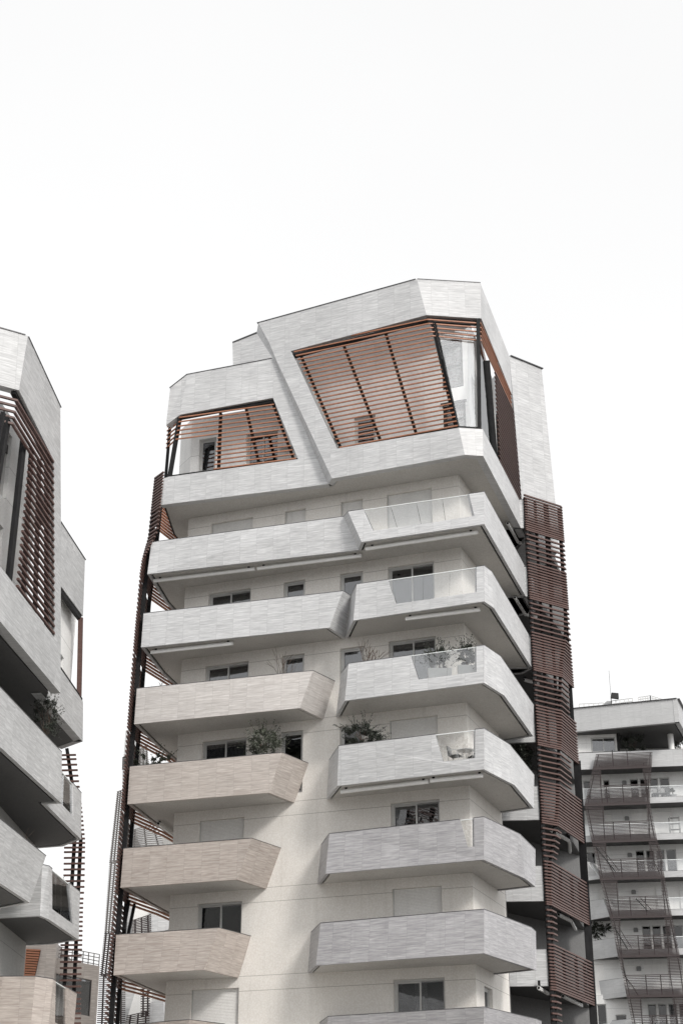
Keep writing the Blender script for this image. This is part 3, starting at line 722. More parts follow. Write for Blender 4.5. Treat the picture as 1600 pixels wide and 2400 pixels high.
# side face slats
scr = MB(); z = zb_
eA, eB = onR(882, 700), onR(912, 1310)
rA, rB = r_ot, r_ob
while z < zt-5*SP:
    a = xy(lerp_at(eA, eB, z)); b = xy(lerp_at(rA, rB, z)); scr.sweep([a, b], z, .08, .055, inner=-.03); z += SP
so2 = scr.build('slat_screen', 'slat', tower)
scr = MB(); z = onQ(130, 1418).z+.12; zq = onQ(205, 1003).z-.10
qTL, qBL, qTR, qBR = onQ(205, 1003), onQ(130, 1418), onQ(825, 890), onQ(993, 1300)
m1, m2 = onQ(470, 1000), onQ(430, 1350); kk = 0
zs = []
while z < zq+.1: zs.append(z); z += SP
for z in zs:
    b = xy(lerp_at(qTR, qBR, z)); d = (xy(qTR)-xy(qTL)).normalized()
    if z > zq-5.2*SP: pl = [Vector((-8.12, 62.75)), xy(lerp_at(qTL, qBL, z)), b-d*.08]
    else: pl = [xy(lerp_at(m1, m2, z)), b-d*.08]
    scr.sweep(pl, z, .06, .048, inner=.02)
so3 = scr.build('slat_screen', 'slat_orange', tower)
def post(m, f, pa, pb, back, w=.12, dp=.12):
    a, b = f(*pa), f(*pb); m.bar(a+back, b+back, w, dp, up=(back.x, back.y, 0))
bk = nP.normalized()*.16
g = MB()
post(g, onPa, (1290, 530), (1530, 1155), bk); post(g, onPa, (1560, 455), (1568+80, 1145), bk) if False else None
post(g, onPb, (10, 470-640+620), (105, 1155), bk) if False else None
g.bar(onPa(1565, 470)+bk if False else onPb(-5, 480)+bk*0+bk, onPb(98, 1158)+bk, .12, .12, up=bk) if False else None
post(g, onPb, (142, 440), (345, 1112), bk); post(g, onPa, (1000, 590), (1272, 1222), bk); post(g, onPb, (452, 370), (612, 1080), bk)
post(g, onPb, (475, 380), (632, 1085), bk*1.0, .06, .2)
# third post between the other two
a_ = onPa(1290, 530).lerp(onPb(142, 440), .0)
g.bar(oBL.lerp(oBR, 0)+bk+Vector((0, 0, .06)), oBL.lerp(oBR, 1)+bk+Vector((0, 0, .06)), .12, .1, up=bk)
g.bar(oTL+bk-Vector((0, 0, .22)), oTR+bk-Vector((0, 0, .20)), .14, .20, up=bk)
g.build('post', 'steel', so_, each=True)
g = MB(); bk2 = nQ.normalized()*.16
post(g, onQ, (470, 985), (455, 1372), bk2, .13); post(g, onQ, (640, 955), (725, 1320), bk2); post(g, onQ, (812, 900), (962, 1305), bk2)
g.bar(qBL+bk2+Vector((0, 0, .05)), qBR+bk2+Vector((0, 0, .05)), .14, .12, up=bk2)
g.bar(qTL+bk2-Vector((0, 0, .10)), qTR+bk2-Vector((0, 0, .10)), .14, .12, up=bk2)
g.bar(qTL+Vector((-.02, .15, -.1)), qBL+Vector((.02, .15, 0)), .2, .12)
g.bar(Vector((-8.02, 62.7, z0+1.4)), Vector((-7.95, 62.7, z0+4.3)), .13, .13)
g.build('post', 'steel', so3, each=True)
g = MB(); bk3 = nR.normalized()*.18
g.bar(c_ot+bk3*.8, c_ob+bk3*.8, .16, .12); g.bar(c_ot+Vector((-.12, .25, 0)), c_ob+Vector((-.12, .25, 0)), .09, .12)
g.bar(onR(850, 640)+bk3, onR(905, 1310)+bk3, .30, .12)
for t in (.35, .62, .85):
    g.bar(eA.lerp(rA, t)+bk3, eB.lerp(rB, t)+bk3, .12, .12)
g.bar(c_ob+bk3+Vector((0, 0, .06)), r_ob+bk3+Vector((0, 0, .06)), .12, .12); g.bar(c_ot+bk3-Vector((0, 0, .2)), r_ot+bk3-Vector((0, 0, .2)), .12, .12)
g.bar(oBR+Vector((.02, .2, .09)), c_ob+Vector((-.05, .2, .09)), .1, .16)
g.bar(oTR+Vector((.02, .2, -.15)), c_ot+Vector((-.05, .2, -.15)), .12, .20)
g.build('post', 'steel', so2, each=True)
g = MB(); o3 = Vector((0, .22, 0))
g.slab3([onPb(632, 1080)+o3, c_ob+o3+Vector((-.1, 0, 0)), c_ot+o3+Vector((-.1, 0, -.2)), onPb(490, 460)+o3], (0, .015, 0))
g.slab3([c_ob+bk3, onR(905, 1300)+bk3, onR(850, 640)+bk3, c_ot+bk3], (-.015, 0, 0))
g.build('corner_glazing', 'rail_glass', tower, each=True)

# big red screen on the right ----------------------------------------------------------------------------
S0 = Vector((8.50, 64.22)); dL = Vector((.83, .56)).normalized(); dR = Vector((.435, .90)).normalized()
RT = .1592
def foldt(z):
    # foot of the fold wanders from the right end (top) to the left (bottom)
    tab = [(zk(7)-3, .25), (zk(5), .30), (zk(5)+1.6, .42), (zk(4), .95), (zk(3), 1.35), (zk(2)+.6, 1.75), (zk(1)-1.0, 2.25), (zk(0)+4, 2.25)]
    for (a, ta), (b, tb) in zip(tab, tab[1:]):
        if a <= z <= b: return ta + (tb-ta)*(z-a)/(b-a)
    return .25 if z < tab[0][0] else 2.25
def screen_pts(z, frac=1.0, strip=False):
    t = foldt(z); F_ = S0+dL*t
    den = RT*dR.y - dR.x; s = (F_.x - RT*F_.y)/den
    if strip:
        return [S0, S0+dL*min(t, .9)] if t > .9 else [S0, F_, F_+dR*min(s, .55)]
    if s < .12: return [S0, S0+dL*((RT*S0.y-S0.x)/(dL.x-RT*dL.y))]
    return [S0, F_, F_+dR*(s*frac)]
red = MB(); red2 = MB()
for k in range(0, 8):
    zb, zt2 = zk(k)-.15, zk(k)+1.62
    nrow = 15
    for i in range(nrow):
        z = zb + (zt2-zb)*(i/(nrow-1))**1.12
        red.sweep(screen_pts(z), z, .085, .066)
    nxt = zk(k)+FH-.15; zs2 = [zt2 + (nxt-zt2)*(j/7.0) for j in range(1, 7)]
    for z in zs2:
        if k == 0: continue
        if k <= 2: red.sweep(screen_pts(z), z, .085, .066)
        elif k <= 4: red.sweep(screen_pts(z, .55), z, .085, .066)
        else: red.sweep(screen_pts(z, strip=True), z, .085, .066)
rs = red.build('slat_screen', 'slat', tower)
g = MB()
def vpost(par, fn, za, zb, w=.11, step=1.2, nm='post'):
    m = MB(); z = za
    while z < zb-.01:
        z2 = min(zb, z+step); a, b = fn(z), fn(z2); m.bar((a.x, a.y, z), (b.x, b.y, z2), w, w, up=(0, 1, 0)); z = z2
    m.build(nm, 'steel', par)
nl = Vector((-dL.y, dL.x)); nr = Vector((-dR.y, dR.x))
vpost(rs, lambda z: S0+dL*.12+nl*.13, 1, zk(0)+1.5, .17)
vpost(rs, lambda z: screen_pts(z)[-1]+nr*.15-dR*.12, 1, zk(0)+1.5, .15)
vpost(rs, lambda z: S0+dL*foldt(z)+nl*.17, 1, zk(1), .13)
vpost(rs, lambda z: S0+dL*min(foldt(z), 1.55)*.97+nl*.17, zk(1), zk(0)+1.5, .13)
for fr_ in (.3, .62, .85):
    for k in range(3, 8):
        vpost(rs, lambda z, f=fr_: screen_pts(z)[1].lerp(screen_pts(z)[-1], f)+nr*.13, zk(k)-.1, zk(k)+1.58, .13)
for o_ in (.75, 1.35): vpost(rs, lambda z, o=o_: S0+dL*o+nl*.16, zk(3), zk(0)+1.5, .12)
vpost(rs, lambda z: screen_pts(z)[-1]+dR*.10+nr*.10, 1, zk(3), .24, nm='edge_post')

# left slat screen ---------------------------------------------------------------------------------------
def lx(z): # plan x of the outer screen line by height
    tab = [(0, -9.12), (zk(6), -9.08), (zk(5), -9.02), (zk(3), -8.93), (zk(2), -8.88), (zk(1), -8.80), (zk(1)+1.8, -8.66), (zk(0)+1.7, -8.52)]
    for (a, ta), (b, tb) in zip(tab, tab[1:]):
        if a <= z <= b: return ta + (tb-ta)*(z-a)/(b-a)
    return tab[-1][1]
def lpts(z, full):
    x = lx(z); fr_ = max(0, min(1, (z-zk(1)-.6)/1.5))
    pts = []
    if full: pts = [Vector((-7.0, 69.6)), Vector((x+1.15, 66.8)), Vector((x+.15, 64.4))]
    else: pts = [Vector((x+.02, 64.55))]
    pts.append(Vector((x, 61.75+.8*fr_)))
    if fr_ > 0.15: pts.append(Vector((x+.47*fr_, 61.75+.8*fr_-.66*fr_)))
    return pts
lf = MB(); lf2 = MB()
for k in range(0, 8):
    zb, zt2 = zk(k)-.15, zk(k)+1.6
    for i in range(13):
        z = zb+(zt2-zb)*i/12
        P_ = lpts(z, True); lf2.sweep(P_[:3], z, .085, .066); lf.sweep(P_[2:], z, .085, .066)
    nxt = zk(k)+FH-.15
    if k == 0: continue
    for j in range(1, 8):
        z = zt2+(nxt-zt2)*j/8
        lf.sweep(lpts(z, False), z, .085, .066)
ls = lf.build('slat_screen', 'slat', tower)
lo2 = lf2.build('slat_screen', 'slat_orange', tower); lo2['label'] = 'back slats of the left screen with sun glow painted in as orange'  # sun glow put into the colour; same slats as the darker front ones
vpost(ls, lambda z: Vector((lx(z)+.16, 62.55)), 1, zk(0)+1.6, .19)
vpost(ls, lambda z: Vector((lx(z)+.16, 64.35)), 1, zk(0)+1.0, .16)
g = MB()
g.bar((-8.7, 62.8, zk(6)+1.9), (-8.75, 64.2, zk(5)-.1), .13); g.bar((-8.6, 63.4, zk(6)+1.7), (-8.6, 64.9, zk(5)-.1), .12)
g.build('brace', 'steel', ls, each=True)

# ------------------------------------------------------------------ LEFT TOWER (near, cropped by the frame)
lt = thing('apartment_tower', 'nearer grey angular tower at the far left edge with dark soffits and red slat loggia', 'apartment building', (-14, 52, 0), 'angular apartment towers with slat screens')
z4, z5, z6 = zk(4), zk(5), zk(6)
nb = xy(hz(ZI(395, 208), z4)); na0 = xy(hz((0, 1455), z4)); na = na0+(na0-nb)*.7
onN = lambda *p: hpl(ZH(*p), na0, nb)
nN = nin(na0, nb)
c1, c2 = onN(182, 103), onN(125, 455); tr_ = onN(393, 562); md = onN(397, 1310)
oR1, oR2 = onN(350, 910), onN(355, 2060); oL2 = onN(2, 1592); oL2 = oR2+(oL2-oR2)*1.7
dl = Vector((-.86, -.51, 0))*6
g = MB()
g.slab3([c1, tr_, md, V3(nb, z4), V3(na, z4), oL2, oR2, oR1, c2], nN)
g.slab3([c1, c2, c2+dl, c1+dl], (-.15, .28, 0))
lc = g.build('penthouse_cladding', 'stone_left', lt)
m0, m1, m2 = xy(hz(ZI(265, 205), z4)), xy(hz(ZI(538, 520), z4)), xy(hz(ZI(400, 570), z4))
onM = lambda f, *p: hpl(f(*p), m0, m1)
mt1, mt2, mt3, mt4 = onM(ZH, 380, 1285), onM(ZH, 553, 1552), onM(ZH, 540, 1920), onM(ZH, 390, 1715)
ml1, ml2 = onM(ZI, 541, 262), onM(ZI, 385, 35)
g = MB(); nM = nin(m0, m1)
g.slab3([mt1, mt2, mt3, mt4], nM); g.slab3([V3(m0, z4), V3(m1, z4), ml1, ml2], nM)
g.slab3([V3(m1, z4), V3(m2, z4), V3(m2, z4+1.3), ml1], (-.1, -.25, 0))
g.build('corner_cladding', 'stone_left', lt)
g = MB()
for a, b in ((c1, tr_), (c1+dl, c1), (mt1, mt2)): g.bar(a+Vector((-.14, .08, .013)), b+Vector((-.14, .08, .013)), .34, .028)
g.build('roof_flashing', 'coping', lt, each=True)
# roof decks, floor, inner walls
g = MB(); ip = [na+Vector((-.45, 0)), nb+Vector((-.4, -.1)), Vector((-11.5, 56)), Vector((-20, 56)), Vector((-20, 36))]
g.prism(ip, z4+.025, z4+.36); g.prism([na+Vector((-.2, 0)), nb+Vector((-.15, -.05)), m0, m1+Vector((-.12, -.05)), m2, Vector((-20, 56)), Vector((-20, 36))], z4+.075, z4+.10)
g.prism([m0+Vector((-.25, 0)), m1+Vector((-.3, -.15)), m2+Vector((0, -.2)), Vector((-12, 54))], z4+.02, z4+.30)
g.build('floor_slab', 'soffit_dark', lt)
ja, jb = na+Vector((-1.5, 0)), nb+Vector((-1.25, -.6))
w = MB(); hw = []
for a_, b_ in (((82, 760), (22, 1170)), ((25, 1350), (-40, 1640))):
    s0, zt = s_on(ZH(*a_), ja, jb); hw.append((s0-1.4, s0, zt-(2.3 if not hw else 1.7), zt))
s_end = (xy(jb)-xy(ja)).length
hw.append((s_end-2.6, s_end-1.2, z4+.5, z4+2.6))
grid_wall(w, ja, jb, z4+.3, oR1.z+1.2, hw)
grid_wall(w, jb, jb+Vector((-1.2, 2.6)), z4+.3, oR1.z+1.2, []); 
# short inner wall behind the corner glazing
jc, jd = Vector((-9.92, 48.7)), Vector((-9.70, 52.5))
grid_wall(w, jc, jd, z4+.3, mt3.z+.6, [(1.0, 2.5, z4+.5, z4+2.5)]); grid_wall(w, jd, Vector((-10.6, 53.4)), z4+.3, mt3.z+.6, [])
w.build('loggia_wall', 'wall_far', lt)
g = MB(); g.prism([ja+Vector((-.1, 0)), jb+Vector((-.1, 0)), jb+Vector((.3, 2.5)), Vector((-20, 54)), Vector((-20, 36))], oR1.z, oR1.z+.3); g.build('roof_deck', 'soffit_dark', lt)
for h in hw: window(lt, ja, jb, h, 'single', [(0.05, .95, 'curtain')])
window(lt, jc, jd, (1.0, 2.5, z4+.5, z4+2.5), 'single', [(0.05, .95, 'curtain')])
# slats
scr = MB(); z = oR2.z+.15
sl0, sl1 = onN(205, 800), onN(115, 1740)
zt_ = oR1.z-.05; kk = 0; pk = [];  z = zt_
while z > sl1.z-.02:
    b = xy(lerp_at(oR1, oR2, z))
    if kk < 5: q = xy(lerp_at(c2, onN(90, 640), z)); pl = [q+xy(dl), q, b]
    else: pl = [xy(lerp_at(sl0, sl1, z)), b]
    if z > oR2.z or kk >= 5:
        scr.sweep(pl, z, .08, .065, inner=-.02)
    z -= SP; kk += 1
# continue below following the slanted sill
lsn = scr.build('slat_screen', 'slat', lt)
g = MB(); bk = nN.normalized()*.17
def pn(a, b, w_, d_=.12): g.bar(onN(*a)+bk, onN(*b)+bk, w_, d_, up=bk)
pn((188, 790), (92, 1700), .32); pn((240, 830), (185, 1800), .14); pn((290, 900), (262, 1900), .14); pn((335, 930), (335, 2020), .12)
pn((88, 640), (0, 1150), .26); pn((60, 600), (-30, 1000), .14)
g.bar(oR2+bk+Vector((0, 0, .02)), oL2+bk+Vector((0, 0, .02)), .14, .14); g.bar(oR1+bk-Vector((0, 0, .05)), c2+bk+(c2-oR1)*.0-Vector((0, 0, .05)), .14, .14)
g.build('post', 'steel', lsn, each=True)
g = MB(); a, b = onM(ZI, 518, 222), onM(ZH, 528, 1925)
g.bar(a+Vector((-.03, .06, 0)), b+Vector((-.03, .06, 0)), .16, .16); g.build('post', 'slat', lt)
g = MB(); g.bar(onM(ZI, 385, 35)+Vector((-.05, .05, .04)), onM(ZI, 536, 255)+Vector((-.05, 0, .04)), .1, .1)
g.bar(onM(ZH, 400, 1735)+Vector((-.1, .05, -.04)), onM(ZH, 535, 1922)+Vector((-.1, 0, -.04)), .14, .2); g.build('window_frame', 'steel', lt, each=True)
# walls and core
wa1, wa2 = Vector((-11.15, 42)), Vector((-10.88, 54.45))
w = MB(); grid_wall(w, Vector((-11.4, 33)), wa1, 0, z4+.1, []); grid_wall(w, wa1, wa2, 0, z4+.1, [(2.0, 4.2, zk(8)+.4, zk(7)-.6)])
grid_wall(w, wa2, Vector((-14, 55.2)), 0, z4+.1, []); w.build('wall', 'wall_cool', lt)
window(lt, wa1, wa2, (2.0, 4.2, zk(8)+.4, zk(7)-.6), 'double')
g = MB(); g.prism([Vector((-12.5, 34)), Vector((-12.2, 53.5)), Vector((-20, 53.5)), Vector((-20, 34))], .1, oR1.z); g.build('core', 'inside', lt)
# balconies
def ext(p, q, t): return p+(p-q)*t
b5 = [xy(hz(ZI(*p), z5)) for p in ((0, 552), (402, 922), (300, 928), (528, 1155))]
t5 = [xy(hz(ZI(*p), z5+PH)) for p in ((0, 165), (403, 590))] ; t5.append(b5[2]+Vector((0, -.25))); t5.append(xy(hz(ZI(530, 855), z5+PH)))
b5[0] = ext(b5[0], b5[1], 1.2); t5[0] = ext(t5[0], t5[1], 1.2)
e5 = [Vector((-9.9, 54.55)), Vector((-10.9, 54.9))]; b5 += e5; t5 += e5
ol, cut = cut_outline(b5, t5, z5, PH, 2, ZI(405, 768), ZI(405, 935), ZI(480, 1003), ZI(478, 850))
tcl = .06; ol = [(0, z5), (1, z5), (1, z5+PH), (cut[3], z5+PH), (cut[2], z5+.5), (0.02, z5+.5), (0.0, z5+.5)]
bb5 = balcony(lt, b5, t5, z5, 'stone_left', outl={2: ol}, back=[Vector((-12.5, 54)), Vector((-12.8, 34))], soff='soffit_dark')
glass_infill(bb5, b5, t5, z5, PH, 2, (.03, .03, cut[2], cut[3], z5+.5), 3)
b6a = [xy(hz(ZI(*p), z6)) for p in ((0, 1435), (195, 1565))]; t6a = [xy(hz(ZI(*p), z6+PH)) for p in ((0, 1020), (300, 1262))]
b6a[0] = ext(b6a[0], b6a[1], 1.6); t6a[0] = ext(t6a[0], t6a[1], 1.2)
b6a.append(Vector((-10.9, 48.4))); t6a.append(Vector((-10.6, 49.3)))
balcony(lt, b6a, t6a, z6, 'stone_left', back=[Vector((-12.6, 48)), Vector((-12.8, 34))], soff='soffit_dark')
b6 = [Vector((-11.0, 49.6))]+[xy(hz(ZI(*p), z6)) for p in ((262, 1650), (512, 1805))]+e5
t6 = [Vector((-10.9, 49.45))]+[xy(hz(ZI(*p), z6+PH)) for p in ((275, 1318), (520, 1495))]+e5
b6.insert(2, b6[1].lerp(b6[2], .14)+Vector((.10, -.02))); t6.insert(2, t6[1].lerp(t6[2], .04)+Vector((.16, .05)))
ol, cut = cut_outline(b6, t6, z6, PH, 2, ZI(338, 1385), ZI(340, 1590), ZI(480, 1722), ZI(455, 1490))
bb6 = balcony(lt, b6, t6, z6, 'stone_left', outl={2: ol}, back=[Vector((-12.5, 54)), Vector((-12.8, 50))], soff='soffit_dark')
glass_infill(bb6, b6, t6, z6, PH, 2, cut, 3)
t7 = [Vector((-11, 49.6))]+[xy(hz(ZI(*p), z7+PH)) for p in ((20, 2043), (232, 2043), (345, 2060), (500, 2155))]+e5
t7[0] = t7[1]+Vector((-1.2, .2)); b7 = [p+Vector((-.05, .15)) for p in t7[:-2]]+e5
ol, cut = cut_outline(b7, t7, z7, PH, 3, ZI(360, 2110), ZI(360, 2330), ZI(432, 2390), ZI(430, 2155))
bb7 = balcony(lt, b7, t7, z7, 'stone_taupe', outl={3: ol}, back=[Vector((-12.5, 54)), Vector((-12.8, 50))], soff='soffit_dark')
glass_infill(bb7, b7, t7, z7, PH, 3, cut, 2)
# slat strip on the far side
YA = 54.75
def onY(f, *p): return hpl(f(*p), (-12, YA), (-6, YA))
edge = [onY(ZI, *p) for p in ((488, 560), (517, 812), (535, 970), (553, 1165), (548, 1470), (540, 1560), (535, 1780), (530, 1960), (526, 2150), (526, 2500))]
def interp(tab, z):
    for a, b in zip(tab, tab[1:]):
        if b.z <= z <= a.z: return a.x+(b.x-a.x)*(a.z-z)/(a.z-b.z)
    return tab[0].x if z > tab[0].z else tab[-1].x
scr = MB()
for k in range(4, 9):
    zb, z2 = zk(k)-.15, zk(k)+1.6
    zs = [zb+(z2-zb)*i/11 for i in range(12)]+[z2+(FH-1.75)*j/8 for j in range(1, 8)]
    for z in zs:
        if z > z4+.1: continue
        xr = interp(edge, z); scr.sweep([Vector((xr-.75, YA)), Vector((xr, YA-.06))], z, .08, .06)
st = scr.build('slat_screen', 'slat', lt)
g = MB()
for a, b in (((432, 560), (475, 850)), ((482, 1150), (460, 1500)), ((522, 1150), (505, 1500)), ((432, 1810), (410, 2200)), ((492, 1810), (475, 2200)), ((505, 1500), (492, 1810)), ((455, 1500), (432, 1810)), ((475, 850), (522, 1150))):
    g.bar(onY(ZI, *a)+Vector((0, .12, 0)), onY(ZI, *b)+Vector((0, .12, 0)), .12, .12)
g.build('post', 'steel', st, each=True)

# ------------------------------------------------------------------ RIGHT TOWER (far)
ZR1 = T(1340, 1620, 6.031); ZR2 = T(1340, 2010, 6.031)
rt = thing('apartment_tower', 'distant white stone tower at lower right with purple slat net and rooftop railing', 'apartment building', (32, 150, 0), 'angular apartment towers with slat screens')
FA = Vector((20.0, 140.4)); FD = Vector((.9885, -.1512)); FN = Vector((.1512, .9885))
FB = FA+FD*18
def onF(f, *p, back=0.0): return hpl(f(*p), FA+FN*back, FB+FN*back)
def zr(j): return 40.48-FH*j
WA, WB = FA+FN*2.1-FD*8, FA+FN*2.1+FD*13.3
hs = []; kinds = []
def addw(f, pl, pr, j, kind, n=1):
    s0, za = s_on(f(*pl), WA, WB); s1, zb = s_on(f(*pr), WA, WB); zt = (za+zb)/2
    for i in range(n):
        a = s0+(s1-s0)*i/n; b = s0+(s1-s0)*(i+1)/n
        h = (a+.001*(i > 0), b-.12*(i < n-1), zr(j)+.4, min(zt, zr(j-1)-.3)); hs.append(h); kinds.append(kind)
addw(ZR1, (150, 1262), (253, 1262), 1, 'single'); addw(ZR1, (435, 1255), (522, 1253), 1, 'single'); addw(ZR1, (808, 1242), (1365, 1215), 1, 'single', 4)
addw(ZR1, (465, 1740), (560, 1738), 2, 'shutter'); addw(ZR1, (835, 1725), (1060, 1718), 2, 'shutter'); addw(ZR1, (1150, 1710), (1405, 1697), 2, 'shutter')
addw(ZR1, (200, 2275), (322, 2272), 3, 'single'); addw(ZR1, (890, 2258), (1460, 2222), 3, 'single', 4)
addw(ZR2, (370, 450), (440, 448), 4, 'shutter'); addw(ZR2, (1350, 402), (1508, 395), 4, 'shutter'); addw(ZR2, (930, 425), (1180, 415), 4, 'shutter')
addw(ZR2, (978, 970), (1555, 942), 5, 'single', 4)
addw(ZR2, (300, 1508), (440, 1503), 6, 'shutter'); addw(ZR2, (740, 1522), (965, 1516), 6, 'shutter'); addw(ZR2, (1010, 1512), (1360, 1500), 6, 'shutter')
addw(ZR2, (345, 2073), (478, 2066), 7, 'single'); addw(ZR2, (610, 2225), (765, 2215), 7, 'single'); addw(ZR2, (1060, 2075), (1640, 2050), 7, 'single', 4)
w = MB(); grid_wall(w, WA, WB, 0, zr(0)+.1, hs); grid_wall(w, WB, WB+Vector((2.5, 7)), 0, zr(0)+.1, []); w.build('wall', 'wall_far', rt)
for i, (h, kd) in enumerate(zip(hs, kinds)):
    if kd == 'shutter':
        m = MB(); d = FD; n = FN
        P = lambda s, z, k: Vector((WA.x+d.x*s+n.x*k, WA.y+d.y*s+n.y*k, z))
        m.slab3([P(h[0], h[2], .12), P(h[1], h[2], .12), P(h[1], h[3], .12), P(h[0], h[3], .12)], (n.x*.04, n.y*.04, 0)); m.build('shutter', 'shutter', rt)
    else: window(rt, WA, WB, h, 'single', [(.1, .9, 'curtain_grey')] if i % 4 == 3 else None, glass='pane_far', fw=.045)
g = MB(); g.prism([WA+FN*1.4, WB+FN*1.4+FD*-1.2, WB+Vector((1.2, 8)), WA+Vector((0, 12))], .1, zr(0)); g.build('core', 'inside', rt)
# outline of the slat net
NB = -.55
def onE(f, lst): return [onF(f, *p, back=NB) for p in lst]
Lo = onE(ZR1, [(345, 895), (185, 1610), (265, 2030)])+onE(ZR2, [(350, 0), (400, 300), (540, 830), (580, 960), (640, 1300), (720, 1640), (860, 2352), (900, 2600)])
Li = onE(ZR1, [(385, 900), (418, 1090), (430, 1330), (455, 1600), (470, 1850), (490, 2110), (500, 2340)])+onE(ZR2, [(650, 300), (668, 540), (692, 830), (700, 1100), (740, 1500), (748, 1640), (990, 1960), (1012, 2300), (1100, 2600)])
Ri = onE(ZR1, [(1000, 1080), (1030, 1300), (1060, 1600), (1070, 1820), (1090, 2110), (1110, 2330)])+onE(ZR2, [(1260, 300), (1280, 540), (1310, 830), (1330, 1000), (1350, 1380), (1370, 1640), (1500, 2500)])
Ro = onE(ZR1, [(1145, 860), (1130, 1130), (1110, 1570), (1210, 2090), (1300, 2340)])+onE(ZR2, [(1300, 180), (1420, 820), (1530, 1370), (1590, 1700), (1640, 2100), (1700, 2600)])
def nx(x): s = (x-FA.x)/FD.x; return FA+FD*s+FN*NB
# slabs and parapets
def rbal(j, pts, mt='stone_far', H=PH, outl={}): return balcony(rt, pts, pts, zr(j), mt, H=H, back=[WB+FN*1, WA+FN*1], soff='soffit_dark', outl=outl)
EX = FB+FD*.6
for j in range(0, 9):
    le = FA-FD*7
    zz = zr(j)
    pts = [le, EX, EX+Vector((1.6, 5))]
    if j >= 3: le = nx(interp(Lo, zz))-FN*NB+FD*.1; pts = [le+FN*1.9, le, EX, EX+Vector((1.6, 5))]
    if j == 0: rbal(j, pts)
    else:
        b = rbal(j, pts, H=.55); to = offset(pts, .05)
        m = MB(); a, c = to[-3], to[-2]
        m.slab3([V3(a, zz+.56), V3(c, zz+.56), V3(c, zz+1.55), V3(a, zz+1.55)], (.003, .02, 0)); m.build('glass_panel', 'rail_glass', b)
        m = MB(); m.bar(V3(a, zz+1.57), V3(c, zz+1.57), .05, .05); m.build('handrail', 'glass_edge', b)
# lamps beside the windows
for f, p, j in ((ZR1, (735, 1285), 1), (ZR1, (772, 1790), 2), (ZR1, (813, 2308), 3), (ZR2, (867, 480), 4), (ZR2, (897, 1015), 5), (ZR2, (940, 1562), 6)):
    q = onF(f, *p, back=2.0); m = MB(); m.slab3([q+Vector((-.2, 0, -.22)), q+Vector((.2, -.03, -.22)), q+Vector((.2, -.03, .1)), q+Vector((-.2, 0, .1))], (.01, .14, 0)); m.bar(q+Vector((0, .05, .10)), q+Vector((0, .05, .16)), .3, .1); m.build('wall_lamp', 'rattan', rt)
# angular balconies at the left
def angb(j, f, bpx, tpx):
    zz = zr(j); bot = [xy(hz(f(*p), zz)) for p in bpx]; top = [xy(hz(f(*p), zz+PH)) for p in tpx]
    bot = [bot[0]+Vector((-6, 1.5))]+bot+[bot[-1]+Vector((.9, 2.4))]; top = [top[0]+Vector((-6, 1.5))]+top+[bot[-1]]
    balcony(rt, bot, top, zz, 'stone_far', back=[WA+FN*2+FD*8, WA+FN*2], soff='soffit_dark')
angb(4, ZR2, ((265, 880), (530, 832)), ((235, 615), (440, 585)))
angb(5, ZR2, ((280, 1445), (645, 1395)), ((272, 1180), (595, 1135)))
angb(6, ZR2, ((395, 2010), (770, 1962)), ((330, 1755), (715, 1702)))
angb(3, ZR2, ((220, 322), (400, 298)), ((215, 55), (270, 68)))
angb(7, ZR2, ((540, 2560), (900, 2510)), ((490, 2312), (830, 2280)))
# roof storey
zs_ = 43.88
r0, r1, r2 = [xy(hz(ZR1(*p), zs_)) for p in ((105, 567), (1512, 432), (1568, 475))]
on1 = lambda *p: hpl(ZR1(*p), r0, r1)
r0e = r0+(r0-r1)*.3; tl, tr2 = on1(90, 240), on1(1480, 105); tle = tl+(tl-tr2)*.3
side = Vector((2.2, 6.0, 0))
g = MB(); g.slab3([V3(r0e, zs_), V3(r1, zs_), tr2, tle], (.05, .4, 0)); g.slab3([V3(r1, zs_), V3(r1, zs_)+side, tr2+side, tr2], (-.4, .1, 0))
g.build('roof_cladding', 'stone_far', rt)
g = MB(); g.prism([r0e+Vector((0, .4)), r1+Vector((-.4, .4)), r1+Vector((1.6, 6)), r1+Vector((0, 14)), r0e+Vector((0, 14))], zs_+.02, zs_+.5); g.build('roof_slab', 'soffit_dark', rt)
g = MB(); g.bar(tle+Vector((0, .1, .03)), tr2+Vector((0, .1, .03)), .5, .04); g.bar(tr2+Vector((0, .1, .03)), tr2+side+Vector((0, .1, .03)), .5, .04); g.build('roof_flashing', 'coping', rt, each=True)
# glazed corner room and terrace back wall
q0_, q1_ = FA-FD*8+FN*.4, xy(onF(ZR1, 640, 870, back=.4))
s0, zt = s_on(ZR1(258, 655), q0_, q1_); s1, _ = s_on(ZR1(605, 655), q0_, q1_); _, zb = s_on(ZR1(258, 865), q0_, q1_)
w = MB(); grid_wall(w, q0_, q1_, zr(0)+.3, zs_+.1, [(s0, s1, zb, zt)]); grid_wall(w, q1_, q1_+Vector((.6, 5)), zr(0)+.3, zs_+.1, [])
grid_wall(w, q1_+Vector((.6, 5)), FB+Vector((2, 6.5)), zr(0)+.3, zs_+.1, []); w.build('terrace_wall', 'wall_far', rt)
window(rt, q0_, q1_, (s0, s1, zb, zt), 'double', [(.02, .47, 'curtain'), (.52, .98, 'curtain')])
g = MB(); a = q1_+Vector((.1, -.15)); g.bar(V3(a, zr(0)+1.5), V3(a, zs_), .16); g.bar(V3(q0_+Vector((0, -.2)), zr(0)+1.6), V3(a, zr(0)+1.6), .12, .2); g.build('post', 'steel', rt, each=True)
a = xy(onF(ZR1, 1400, 790, back=1.2)); g = MB(); g.tube(V3(a, zr(0)+.3), V3(a, zs_), .28, n=16); g.build('column', 'white', rt)
